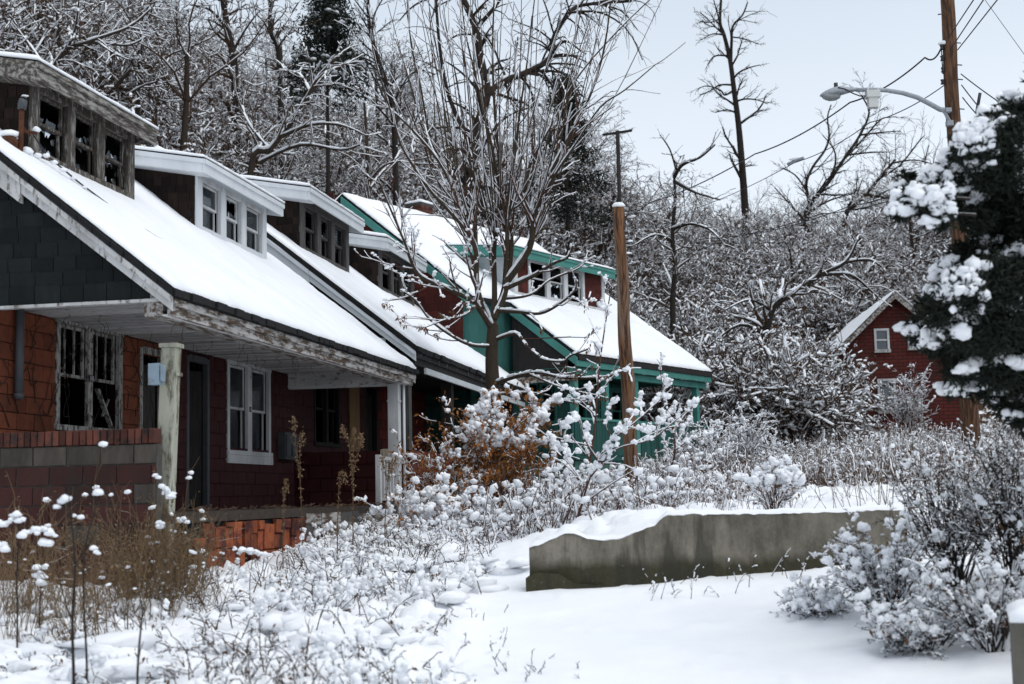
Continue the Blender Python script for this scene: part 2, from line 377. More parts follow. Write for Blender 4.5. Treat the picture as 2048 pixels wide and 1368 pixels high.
class MB:
    """collects simple solids into one mesh"""
    def __init__(s): s.v = []; s.f = []; s.mi = []
    def _add(s, vs, fs, mi=0):
        k = len(s.v); s.v += [tuple(float(c) for c in p) for p in vs]; s.f += [tuple(i + k for i in f) for f in fs]; s.mi += [mi] * len(fs); return s
    BF = [(0, 3, 2, 1), (4, 5, 6, 7), (0, 1, 5, 4), (1, 2, 6, 5), (2, 3, 7, 6), (3, 0, 4, 7)]
    def box(s, x0, x1, y0, y1, z0, z1, mi=0):
        x0, x1 = min(x0, x1), max(x0, x1); y0, y1 = min(y0, y1), max(y0, y1); z0, z1 = min(z0, z1), max(z0, z1)
        return s._add([(x0, y0, z0), (x1, y0, z0), (x1, y1, z0), (x0, y1, z0), (x0, y0, z1), (x1, y0, z1), (x1, y1, z1), (x0, y1, z1)], s.BF, mi)
    def hexa(s, vs, mi=0): return s._add(vs, s.BF, mi)
    def extr(s, poly, axis, a, b, mi=0):
        """polygon in the plane normal to axis ('y': points (x,z); 'x': (y,z); 'z': (x,y)) extruded a..b"""
        n = len(poly)
        def P(q, t): return {'y': (q[0], t, q[1]), 'x': (t, q[0], q[1]), 'z': (q[0], q[1], t)}[axis]
        vs = [P(q, a) for q in poly] + [P(q, b) for q in poly]
        fs = [tuple(range(n - 1, -1, -1)), tuple(range(n, 2 * n))] + [(i, (i + 1) % n, n + (i + 1) % n, n + i) for i in range(n)]
        return s._add(vs, fs, mi)
    def beam(s, p, q, w, h, up=(0, 0, 1), mi=0):
        p = np.array(p, float); q = np.array(q, float); d = q - p; d /= np.linalg.norm(d)
        sd_ = np.cross(d, up); sd_ /= np.linalg.norm(sd_); u2 = np.cross(sd_, d)
        c = [(-w / 2, -h / 2), (w / 2, -h / 2), (w / 2, h / 2), (-w / 2, h / 2)]
        return s._add([p + sd_ * a + u2 * b for a, b in c] + [q + sd_ * a + u2 * b for a, b in c], s.BF, mi)
    def tube(s, pts, rad, k=8, caps=True, mi=0):
        pts = [np.array(p, float) for p in pts]; n = len(pts)
        rad = [rad] * n if not hasattr(rad, '__len__') else rad
        ref = np.array([.31, .17, .93]); vs = []
        for i in range(n):
            d = pts[min(i + 1, n - 1)] - pts[max(i - 1, 0)]; d = d / (np.linalg.norm(d) + 1e-9)
            a = np.cross(d, ref)
            if np.linalg.norm(a) < .2: a = np.cross(d, (1, 0, 0))
            a /= np.linalg.norm(a); b = np.cross(d, a)
            vs += [pts[i] + rad[i] * (a * math.cos(2 * math.pi * j / k) + b * math.sin(2 * math.pi * j / k)) for j in range(k)]
        fs = [(i * k + j, i * k + (j + 1) % k, (i + 1) * k + (j + 1) % k, (i + 1) * k + j) for i in range(n - 1) for j in range(k)]
        if caps: fs += [tuple(range(k - 1, -1, -1)), tuple((n - 1) * k + j for j in range(k))]
        return s._add(vs, fs, mi)
    def mesh(s, name, mats, smooth=False):
        me = bpy.data.meshes.new(name); me.from_pydata(s.v, [], s.f)
        for m in (mats if isinstance(mats, (list, tuple)) else [mats]): me.materials.append(m)
        me.polygons.foreach_set('material_index', s.mi)
        if smooth: me.polygons.foreach_set('use_smooth', [True] * len(s.f))
        bm = bmesh.new(); bm.from_mesh(me); bmesh.ops.recalc_face_normals(bm, faces=bm.faces); bm.to_mesh(me); bm.free()
        me.update(); return me
    def build(s, name, mats, parent=None, smooth=False, loc=None):
        return obj(name, s.mesh(name, mats, smooth), parent, loc)
# unit bevelled block shared by all bricks, blocks, planks of one material
_unit = {}
def unit(mat, chip=0):
    key = (mat.name, chip)
    if key not in _unit:
        me = bpy.data.meshes.new("piece_" + mat.name); bm = bmesh.new()
        bmesh.ops.create_cube(bm, size=1.0)
        if chip >= 0:
            bmesh.ops.bevel(bm, geom=bm.edges[:], offset=.035, segments=1, affect='EDGES')
            rg = random.Random(chip)
            for v in bm.verts: v.co += Vector((rg.uniform(-1, 1), rg.uniform(-1, 1), rg.uniform(-1, 1))) * .012
        bm.to_mesh(me); bm.free(); me.materials.append(mat); _unit[key] = me
    return _unit[key]
_rp = random.Random(7)
def piece(name, mat, parent, c, size, rot=(0, 0, 0), chips=3):
    o = obj(name, unit(mat, _rp.randrange(chips)), parent, c)
    o.scale = [float(v) for v in size]; o.rotation_euler = rot
    return o

# ------------------------------------------------------------------ snow shapes
def snow_sheet(p00, e1, e2, n1, n2, T, seed=0, rag=.02, up=(0, 0, 1), bumps=.35, holes=None):
    """snow blanket over the parallelogram p00 + a*e1 + b*e2, thickness T, rounded ragged rim"""
    p00, e1, e2, up = [np.array(t, float) for t in (p00, e1, e2, up)]
    a, b = np.meshgrid(np.linspace(0, 1, n1), np.linspace(0, 1, n2), indexing='ij')
    l1, l2 = np.linalg.norm(e1), np.linalg.norm(e2)
    P = p00 + a[..., None] * e1 + b[..., None] * e2
    ed = np.minimum(np.minimum(a, 1 - a) * l1, np.minimum(b, 1 - b) * l2)
    prof = np.sqrt(np.clip(ed / (T * 1.3), 0, 1)) * .55 + .45
    nz = vnoise(P[..., 0] * 1.7, P[..., 1] * 1.7, P[..., 2] * 1.7, seed) * bumps * .6 + vnoise(P[..., 0] * 9, P[..., 1] * 9, P[..., 2] * 9, seed + 3) * bumps * .3
    th = T * prof * (1 + nz)
    top = P + up * th[..., None]
    # ragged rim
    jit = vnoise(P[..., 0] * 14, P[..., 1] * 14, P[..., 2] * 14, seed + 9) * rag
    rim = (ed < 1e-6)
    dirv = ((a < 1e-6) * -1.0 + (a > 1 - 1e-6) * 1.0)[..., None] * e1 / l1 + ((b < 1e-6) * -1.0 + (b > 1 - 1e-6) * 1.0)[..., None] * e2 / l2
    off = dirv * jit[..., None] * rim[..., None]
    top = top + off; bot = P + off * .7
    V = np.concatenate([top.reshape(-1, 3), bot.reshape(-1, 3)])
    I = np.arange(n1 * n2).reshape(n1, n2); N = n1 * n2
    F = [np.stack([I[:-1, :-1], I[1:, :-1], I[1:, 1:], I[:-1, 1:]], -1).reshape(-1, 4)]
    loop = np.concatenate([I[:, 0], I[-1, 1:], I[-2::-1, -1], I[0, -2:0:-1]])
    nx = np.roll(loop, -1)
    F.append(np.stack([loop, loop + N, nx + N, nx], -1))
    F.append(np.stack([I[:-1, :-1], I[:-1, 1:], I[1:, 1:], I[1:, :-1]], -1).reshape(-1, 4) + N)
    if holes is not None:
        F0 = F[0]; cen = (top.reshape(-1, 3)[F0]).mean(1); F = [F0[~holes(cen)]] + F[1:2]
    return V, np.concatenate(F)
_bm = bmesh.new(); bmesh.ops.create_icosphere(_bm, subdivisions=2, radius=1.0)
ICO_V = np.array([v.co[:] for v in _bm.verts]); ICO_F = np.array([[v.index for v in f.verts] for f in _bm.faces]); _bm.free()
_bm = bmesh.new(); bmesh.ops.create_icosphere(_bm, subdivisions=1, radius=1.0)
ICO1_V = np.array([v.co[:] for v in _bm.verts]); ICO1_F = np.array([[v.index for v in f.verts] for f in _bm.faces]); _bm.free()
def blobs(C, S, rng, amp=.38, small=False):
    """lumps of snow: centres C (n,3), half sizes S (n,3) -> V,F joined"""
    C = np.asarray(C, float); S = np.asarray(S, float); n = len(C)
    bv, bf = (ICO1_V, ICO1_F) if small else (ICO_V, ICO_F)
    if n == 0: return np.zeros((0, 3)), np.zeros((0, 3), int)
    nv = len(bv)
    th = rng.uniform(0, 6.283, n); c, s = np.cos(th), np.sin(th)
    V = np.repeat(bv[None], n, 0)
    off = rng.uniform(0, 90, (n, 1))
    d = vnoise(V[..., 0] * 1.6 + off, V[..., 1] * 1.6 + off * 1.7, V[..., 2] * 1.6, 3) * amp + vnoise(V[..., 0] * 3.7 + off, V[..., 1] * 3.7, V[..., 2] * 3.7 + off, 4) * amp * .5
    V = V * (1 + d)[..., None]
    V[..., 2] = np.where(V[..., 2] < -.4, -.4 + (V[..., 2] + .4) * .55, V[..., 2])
    V = V * S[:, None, :]
    X = V[..., 0] * c[:, None] - V[..., 1] * s[:, None]; Y = V[..., 0] * s[:, None] + V[..., 1] * c[:, None]
    V = np.stack([X, Y, V[..., 2]], -1) + C[:, None, :]
    F = bf[None] + (np.arange(n) * nv)[:, None, None]
    return V.reshape(-1, 3), F.reshape(-1, 3)
def cluster(C, S, rs, k=4, jit=.75, f=(.45, .8)):
    """break each lump into k overlapping smaller ones, like settled clods"""
    C = np.repeat(np.asarray(C, float), k, 0); S = np.repeat(np.asarray(S, float), k, 0); n = len(C)
    return C + rs.normal(0, jit * .6, (n, 3)) * S * np.array([1, 1, .85]), S * rs.uniform(*f, (n, 1)) * rs.uniform(.75, 1.3, (n, 3))
def beads(P0, P1, idx, size, rs, k=5):
    """snow clods strung along consecutive branch segments"""
    n = len(idx); m = len(P0); C = []; S = []
    for j in range(k):
        q = np.minimum(idx + j // 4, m - 1); t = rs.rand(n, 1)
        far = np.linalg.norm(P0[q] - P0[idx], axis=1) > .6; q = np.where(far, idx, q)
        s = size * rs.uniform(.28, .72, n)
        C.append(P0[q] + (P1[q] - P0[q]) * t + np.array([0, 0, 1]) * (s * .55)[:, None] + rs.normal(0, .45, (n, 3)) * s[:, None]); S.append(s[:, None] * rs.uniform(.75, 1.25, (n, 3)))
    return np.concatenate(C), np.concatenate(S)
# ------------------------------------------------------------------ branches
def seg_tubes(P0, P1, R0, R1, k=3):
    """loose tapered prisms for many twig segments"""
    P0 = np.asarray(P0, float); P1 = np.asarray(P1, float); R0 = np.asarray(R0, float); R1 = np.asarray(R1, float); n = len(P0)
    d = P1 - P0; d = d / (np.linalg.norm(d, axis=1, keepdims=True) + 1e-9)
    ref = np.where(np.abs(d[:, 2:3]) > .9, np.array([[1.0, 0, 0]]), np.array([[0, 0, 1.0]]))
    a = np.cross(d, ref); a /= np.linalg.norm(a, axis=1, keepdims=True) + 1e-9; b = np.cross(d, a)
    V = []
    for P, Rr in ((P0, R0), (P1, R1)):
        for j in range(k):
            t = 2 * math.pi * j / k + .5
            V.append(P + (a * math.cos(t) + b * math.sin(t)) * Rr[:, None])
    V = np.stack(V, 1)
    o = (np.arange(n) * 2 * k)[:, None]
    F = np.concatenate([o + np.array([[j, (j + 1) % k, k + (j + 1) % k, k + j]]) for j in range(k)])
    return V.reshape(-1, 3), F
def seg_snow(P0, P1, R, W, H):
    """ridge of snow lying along the top of each segment"""
    P0 = np.asarray(P0, float); P1 = np.asarray(P1, float); n = len(P0)
    if n == 0: return np.zeros((0, 3)), np.zeros((0, 4), int)
    R = np.asarray(R, float); W = np.asarray(W, float); H = np.asarray(H, float)
    d = P1 - P0; hd = d * np.array([1, 1, 0]); L_ = np.linalg.norm(hd, axis=1, keepdims=True) + 1e-6
    sd_ = np.stack([-hd[:, 1], hd[:, 0], np.zeros(n)], 1) / L_
    up = np.array([0, 0, 1.0])
    prof = [(-1.0, .25), (-.75, .85), (0, 1.15), (.75, .85), (1.0, .25), (0, -.15)]
    V = []
    for P, sc_ in ((P0, .8), (P1, .8)):
        for a, b in prof:
            V.append(P + sd_ * (a * W * sc_)[:, None] + up * ((R * .6 + b * H * sc_))[:, None])
    V = np.stack(V, 1); m = len(prof)
    o = (np.arange(n) * 2 * m)[:, None]
    F = np.concatenate([o + np.array([[j, (j + 1) % m, m + (j + 1) % m, m + j]]) for j in range(m)])
    return V.reshape(-1, 3), F
class Plant:
    """records branch segments and turns them into meshes"""
    def __init__(s, seed): s.r = random.Random(seed); s.np = np.random.RandomState(seed); s.seg = []; s.tips = []; s.blob = []
    def grow(s, p, d, L_, r, lvl, cfg):
        rg = s.r; n = max(2, int(cfg['n'][min(lvl, len(cfg['n']) - 1)])); st = L_ / n
        x, y, z = p; dx, dy, dz = d
        wob = cfg['wob'][min(lvl, len(cfg['wob']) - 1)]; trop = cfg['trop'][min(lvl, len(cfg['trop']) - 1)]
        pts = []
        rt = r * cfg.get('taper', .45)
        for i in range(n):
            dx += rg.gauss(0, wob); dy += rg.gauss(0, wob); dz += rg.gauss(0, wob) + trop
            m = math.sqrt(dx * dx + dy * dy + dz * dz) or 1; dx, dy, dz = dx / m, dy / m, dz / m
            q = (x + dx * st, y + dy * st, z + dz * st)
            r0 = r + (rt - r) * i / n; r1 = r + (rt - r) * (i + 1) / n
            s.seg.append((x, y, z, *q, r0, r1, lvl)); pts.append((q, (dx, dy, dz), r1, (i + 1) / n))
            x, y, z = q
        s.tips.append((x, y, z))
        if lvl + 1 < cfg['levels']: s.kids(pts, L_, lvl, cfg)
        return pts
    def kids(s, pts, L_, lvl, cfg):
        rg = s.r
        k = cfg['kids'][min(lvl, len(cfg['kids']) - 1)]
        lo = cfg.get('lo', .25)
        for j in range(int(k + rg.random())):
            t = lo + (1 - lo) * (j + rg.random()) / max(k, 1)
            q, dd, rr, tt = pts[min(len(pts) - 1, int(t * len(pts)))]
            ang = cfg['ang'] * rg.uniform(.6, 1.35); az = rg.uniform(0, 6.283)
            D = Vector(dd); a = D.orthogonal().normalized(); b = D.cross(a)
            nd = D * math.cos(ang) + (a * math.cos(az) + b * math.sin(az)) * math.sin(ang)
            ll = L_ * cfg['ratio'] * rg.uniform(.6, 1.25) * (1.15 - .55 * tt)
            s.grow(q, tuple(nd), ll, max(rr * cfg.get('rr', .6), cfg['rmin']), lvl + 1, cfg)
    def limb(s, pts, r0, r1, lvl=0, cfg=None, kids=0, sub=3):
        """hand-placed limb through the given points (smoothed), optionally with random side twigs"""
        P = [Vector([float(c) for c in p]) for p in pts]; Q = []
        for i in range(len(P) - 1):
            a = P[max(i - 1, 0)]; b = P[i]; c = P[i + 1]; d = P[min(i + 2, len(P) - 1)]
            for k in range(sub):
                t = k / sub
                Q.append(.5 * ((2 * b) + (c - a) * t + (2 * a - 5 * b + 4 * c - d) * t * t + (3 * b - a - 3 * c + d) * t ** 3))
        Q.append(P[-1]); n = len(Q) - 1; out_ = []
        L_ = 0
        for i in range(n):
            ra = r0 + (r1 - r0) * (i / n) ** .8; rb = r0 + (r1 - r0) * ((i + 1) / n) ** .8
            s.seg.append((*Q[i], *Q[i + 1], ra, rb, lvl)); dd = (Q[i + 1] - Q[i]); L_ += dd.length
            out_.append((tuple(Q[i + 1]), tuple(dd.normalized()), rb, (i + 1) / n))
        s.tips.append(tuple(Q[-1]))
        if cfg and kids:
            c2 = dict(cfg); c2['kids'] = [kids] + list(cfg['kids'][1:]); s.kids(out_, min(L_, cfg.get('lmax', L_)), lvl, c2)
        return out_
    def arrays(s):
        A = np.array(s.seg, float); return A[:, 0:3], A[:, 3:6], A[:, 6], A[:, 7], A[:, 8]
    def snowy(s, hmin=.35, p=.6, w=1.6, wmin=.012, hgt=.9, lo_lvl=0):
        P0, P1, R0, R1, lv = s.arrays(); d = P1 - P0; l = np.linalg.norm(d, axis=1) + 1e-9
        h = np.hypot(d[:, 0], d[:, 1]) / l
        k = (h > hmin) & (s.np.rand(len(l)) < p * np.clip((h - hmin) / .3 + .35, 0, 1)) & (lv >= lo_lvl)
        W = np.maximum(R0[k] * w, wmin) * s.np.uniform(.7, 1.25, k.sum())
        return seg_snow(P0[k], P1[k], R0[k], W, W * hgt)
def join(parts):
    """[(V,F,material index)] -> V,[F3,F4],mi arrays in matching order"""
    V = []; F3 = []; F4 = []; m3 = []; m4 = []; o = 0
    for v, f, m in parts:
        if len(v) == 0 or len(f) == 0: continue
        V.append(v); f = np.asarray(f) + o; o += len(v)
        if f.shape[1] == 3: F3.append(f); m3.append(np.full(len(f), m))
        else: F4.append(f); m4.append(np.full(len(f), m))
    Fs, ms = [], []
    if F3: Fs.append(np.concatenate(F3)); ms.append(np.concatenate(m3))
    if F4: Fs.append(np.concatenate(F4)); ms.append(np.concatenate(m4))
    return np.concatenate(V), Fs, np.concatenate(ms)
def pmesh(name, parts, mats, smooth=False):
    V, F, mi = join(parts); return np_mesh(name, V, F, mats, mi, smooth)
def leaves(C, size, rng, aspect=.5, droop=.5):
    """small bent leaf cards, two triangles each"""
    C = np.asarray(C, float); n = len(C)
    a = rng.normal(size=(n, 3)); a[:, 2] -= droop; a /= np.linalg.norm(a, axis=1, keepdims=True)
    b = np.cross(a, rng.normal(size=(n, 3))); b /= np.linalg.norm(b, axis=1, keepdims=True)
    s = (size * rng.uniform(.6, 1.4, n))[:, None]
    V = np.stack([C, C + a * s * .5 + b * s * aspect * .5, C + a * s, C + a * s * .5 - b * s * aspect * .5], 1)
    V[:, 1, 2] += s[:, 0] * .12; V[:, 3, 2] += s[:, 0] * .12
    o = (np.arange(n) * 4)[:, None]
    return V.reshape(-1, 3), np.concatenate([o + [[0, 1, 2]], o + [[0, 2, 3]]])

# ------------------------------------------------------------------ ground sheet
def build_ground():
    # distance rows: fine near the camera, coarse far off; fans out sideways
    ys = np.concatenate([-6 + np.linspace(0, 8.5, 20)[:-1], 2.5 * np.exp(np.linspace(0, math.log(14.9 / 2.5), 230))[:-1],
                         np.linspace(14.9, 15.2, 14)[:-1], 15.2 * np.exp(np.linspace(0, math.log(140 / 15.2), 280))])
    t = np.linspace(-1, 1, 350); tx = np.sign(t) * (np.abs(t) * .42 + np.abs(t) ** 5 * .9)
    Y, T = np.meshgrid(ys, tx, indexing='ij')
    X = T * np.maximum(Y + 1.5, 7.0)
    Z = ground_z(X, Y)
    pxx = 1024 + FPX * X / np.maximum(Y, 1)
    # where the weeds stand under the snow the surface is lumpy; the lane is smooth
    lane_l = 1.05 - .035 * (15 - Y) * 1.0
    left = (1 - sstep(-.75, -.15, X + .02 * (Y - 12) * 2)) * (1 - sstep(20, 24, Y)) 
    back = sstep(15.3, 17, Y) * sstep(-.2, .8, X) + sstep(20.5, 23, Y)
    right = sstep(2.6, 3.6, X) * sstep(10.5, 11.5, Y) * (1 - sstep(14.2, 15, Y))
    veg = np.clip(left + back + right * .8, 0, 1)
    lump = np.abs(vnoise(X * 2.3, Y * 2.3, seed=11)) * .16 + np.abs(vnoise(X * 5.1, Y * 5.1, seed=12)) * .10 + np.abs(vnoise(X * 11, Y * 11, seed=13)) * .045
    near = 1 - sstep(40, 60, Y)
    Z = Z + veg * near * (lump - .06) * np.where(X < .3, 1.25, .8) + (1 - veg) * near * (fbm(X * .8, Y * .8, seed=21, oct=3) * .022 + np.clip(vnoise(X * 4.5, Y * 4.5, seed=33) - .45, 0, 1) * .05)
    v = X * RN[0] + Y * RN[1]
    hill = np.clip(np.maximum(-13.5 - v, Y - 57) / 6, 0, 1)
    lit = np.clip(hill * .9 + back * (1 - hill) * .55 * sstep(15.5, 19, Y) + left * .5, 0, 1)
    # bare leaf-litter bank on the hillside
    bank = np.exp(-((X - 9.5) / 5.5) ** 2 - ((Y - 67) / 7) ** 2); lit = np.clip(lit + bank * .7, 0, 1.4)
    n1, n2 = Y.shape; I = np.arange(n1 * n2).reshape(n1, n2)
    F = np.stack([I[:-1, :-1], I[:-1, 1:], I[1:, 1:], I[1:, :-1]], -1).reshape(-1, 4)
    me = np_mesh("ground", np.stack([X, Y, Z], -1).reshape(-1, 3), F, GROUND, smooth=True)
    at = me.attributes.new("litter", 'FLOAT', 'POINT'); at.data.foreach_set('value', lit.ravel().astype(np.float32))
    o = obj("ground", me); tag(o, "snow covered ground rising to the wooded hill", None, None, 'structure')
    return o
ground = build_ground()
# ------------------------------------------------------------------ house pieces (local axes: x to the street, y along the row, z up from the porch floor)
rh = random.Random(3)
def wall_x(x0, x1, y0, y1, z0, z1, holes):
    """wall slab normal to x with rectangular holes (ya,yb,za,zb)"""
    m = MB(); ys = sorted({y0, y1, *[h[0] for h in holes], *[h[1] for h in holes]}); zs = sorted({z0, z1, *[h[2] for h in holes], *[h[3] for h in holes]})
    ys = [y for y in ys if y0 <= y <= y1]; zs = [z for z in zs if z0 <= z <= z1]
    for a, b in zip(ys, ys[1:]):
        run = None
        for c, d in zip(zs, zs[1:]):
            cy, cz = (a + b) / 2, (c + d) / 2
            solid = not any(h[0] < cy < h[1] and h[2] < cz < h[3] for h in holes)
            if solid: run = (run[0], d) if run else (c, d)
            if (not solid or d == zs[-1]) and run: m.box(x0, x1, a, b, *run); run = None
    return m
def course_blocks(parent, plane, face, a0, a1, z0, z1, holes, mats, bl=.40, bh=.20, th=.03, gap=.012, name="block", pick=None, seed=1):
    """running-bond blocks on a wall face; plane 'x' (face at x, run along y) or 'y' (face at y, run along x)"""
    rg = random.Random(seed); k = 0; z = z0
    while z < z1 - .03:
        h = min(bh, z1 - z); a = a0 - (bl / 2 if k % 2 else 0)
        while a < a1 - .02:
            iv = [(max(a, a0), min(a + bl, a1))]
            for (ha, hb, hz0, hz1) in holes:
                if hz0 < z + h * .5 < hz1:
                    nv = []
                    for (p, q) in iv:
                        if hb <= p or ha >= q: nv.append((p, q))
                        else:
                            if p < ha: nv.append((p, ha))
                            if q > hb: nv.append((hb, q))
                    iv = nv
            for (p, q) in iv:
                if q - p < .04: continue
                m = pick((p + q) / 2, z + h / 2, rg) if pick else mats
                o = rg.uniform(-.004, .004); c = (p + q) / 2; s = q - p - gap
                if plane == 'x': piece(name, m, parent, (face + o, c, z + h / 2), (th, s, h - gap))
                else: piece(name, m, parent, (c, face + o, z + h / 2), (s, th, h - gap))
            a += bl
        z += bh; k += 1
def broken_pane(y0, y1, z0, z1, rg):
    """jagged glass left round the edge of a sash"""
    m = MB(); cy, cz = (y0 + y1) / 2 + rg.uniform(-.05, .05), (z0 + z1) / 2 + rg.uniform(-.05, .05); n = 16; ring = []
    for i in range(n):
        t = 2 * math.pi * i / n; c, s = math.cos(t), math.sin(t)
        k = min(((y1 - y0) / 2) / max(abs(c), 1e-3), ((z1 - z0) / 2) / max(abs(s), 1e-3))
        ring.append((c, s, k, rg.uniform(.35, .96)))
    for i in range(n):
        a, b = ring[i], ring[(i + 1) % n]
        if rg.random() < .22: continue
        y_, z_ = (y0 + y1) / 2, (z0 + z1) / 2
        P = lambda r, f: (0, y_ + r[0] * r[2] * f, z_ + r[1] * r[2] * f)
        m._add([P(a, 1), P(b, 1), P(b, b[3]), P(a, a[3])], [(0, 1, 2, 3)])
    return m
def window(parent, x, y0, y1, z0, z1, frame, units=1, casing=.09, state=None, muntin=False, sill=True, curtain=None, mull=.12, seed=0, label=None, big_sill=None):
    """double-hung window set facing +x: casing, sashes, panes"""
    rg = random.Random(seed); m = MB()
    if casing:
        m.box(x - .02, x + .035, y0, y0 + casing, z0, z1); m.box(x - .02, x + .035, y1 - casing, y1, z0, z1); m.box(x - .02, x + .04, y0 - .02, y1 + .02, z1 - casing, z1 + .02)
    if sill: m.box(x - .1, x + .06, y0 - .03, y1 + .03, z0 - .02, z0 + .05)
    w = m
    iy0, iy1 = y0 + casing, y1 - casing; iz0, iz1 = z0 + .05, z1 - casing
    uw = (iy1 - iy0 - mull * (units - 1)) / units
    spots = []
    for i in range(units):
        a = iy0 + i * (uw + mull); b = a + uw; spots.append((a, b))
        if i: w.box(x - .02, x + .03, a - mull, a, iz0, iz1)
    fr = w.build("window", frame, parent)
    if label: fr["label"] = label
    zm = iz0 + (iz1 - iz0) * .5
    for i, (a, b) in enumerate(spots):
        st = (state[i] if state else ('glass', 'glass'))
        s = MB(); t = .04
        for (c, d, xo) in ((zm - .02, iz1, -.05), (iz0, zm + .02, -.085)):
            if xo < -.06 and st[1] == 'gone' and rg.random() < .5: continue
            s.box(x + xo - .02, x + xo + .015, a, a + t, c, d); s.box(x + xo - .02, x + xo + .015, b - t, b, c, d)
            s.box(x + xo - .02, x + xo + .015, a + t, b - t, c, c + t); s.box(x + xo - .02, x + xo + .015, a + t, b - t, d - t, d)
            if muntin and xo > -.06:
                for q in ((1 / 3, 2 / 3) if b - a > .6 else (.5,)): s.box(x + xo - .012, x + xo + .01, a + (b - a) * q - .012, a + (b - a) * q + .012, c + t, d - t)
        s.build("sash", frame, fr)
        for j, (c, d, xo) in enumerate(((zm, iz1, -.05), (iz0, zm, -.085))):
            if st[j] == 'glass':
                p = MB(); p.box(x + xo - .003, x + xo, a + .03, b - .03, c + .03, d - .03); p.build("pane", glass_m, fr)
            elif st[j] == 'broken':
                p = broken_pane(a + .03, b - .03, c + .03, d - .03, rg); p.v = [(x + xo, q[1], q[2]) for q in p.v]; p.build("pane", glass_m, fr)["kind"] = "stuff"
        if curtain and curtain[i]:
            n = 26; f0, f1 = curtain[i]; V = []; F = []
            for k in range(n):
                yy = a + (b - a) * (f0 + (f1 - f0) * k / (n - 1)); xx = x - .2 + .03 * math.sin(k * 1.9 + i) + rg.uniform(-.008, .008)
                pin = (.06 * (k / n - .5))
                V += [(xx, yy, iz1 - .02), (xx + .02, yy + pin, (iz0 + iz1) / 2), (xx - .01, yy - pin, iz0 + .02)]
            for k in range(n - 1): F += [(k * 3, k * 3 + 3, k * 3 + 4, k * 3 + 1), (k * 3 + 1, k * 3 + 4, k * 3 + 5, k * 3 + 2)]
            q = MB(); q._add(V, F); q.build("curtain", curtainm, fr, smooth=True)
    if big_sill:
        q = MB(); q.box(x - .02, x + .05, y0 - .02, y1 + .06, z0 - .16, z0 - .022); q.build("sill_board", big_sill, fr)
    return fr
def shingle_rows(parent, mat, y, rows, xr, ex, wd, th, jit=.3, name="shingle", seed=1, side=-1):
    """courses of shingles on a face normal to y. rows: iterable z; xr(z)->(xmin,xmax)"""
    rg = random.Random(seed)
    for i, z in enumerate(rows):
        a, b = xr(z)
        if b - a < .05: continue
        x = b + (wd * rg.uniform(0, .6))
        while x > a:
            w_ = wd * rg.uniform(1 - jit, 1 + jit); p, q = max(x - w_, a), min(x, b)
            if q - p > .03:
                dz = rg.uniform(-.012, .012)
                piece(name, mat, parent, ((p + q) / 2, y + side * (th * .5 + .004 * rg.random()), z + ex * .5 + dz), (q - p - .008, th, ex * 1.18), (side * -.07, 0, rg.uniform(-.006, .006)))
            x -= w_
class HouseCfg: pass
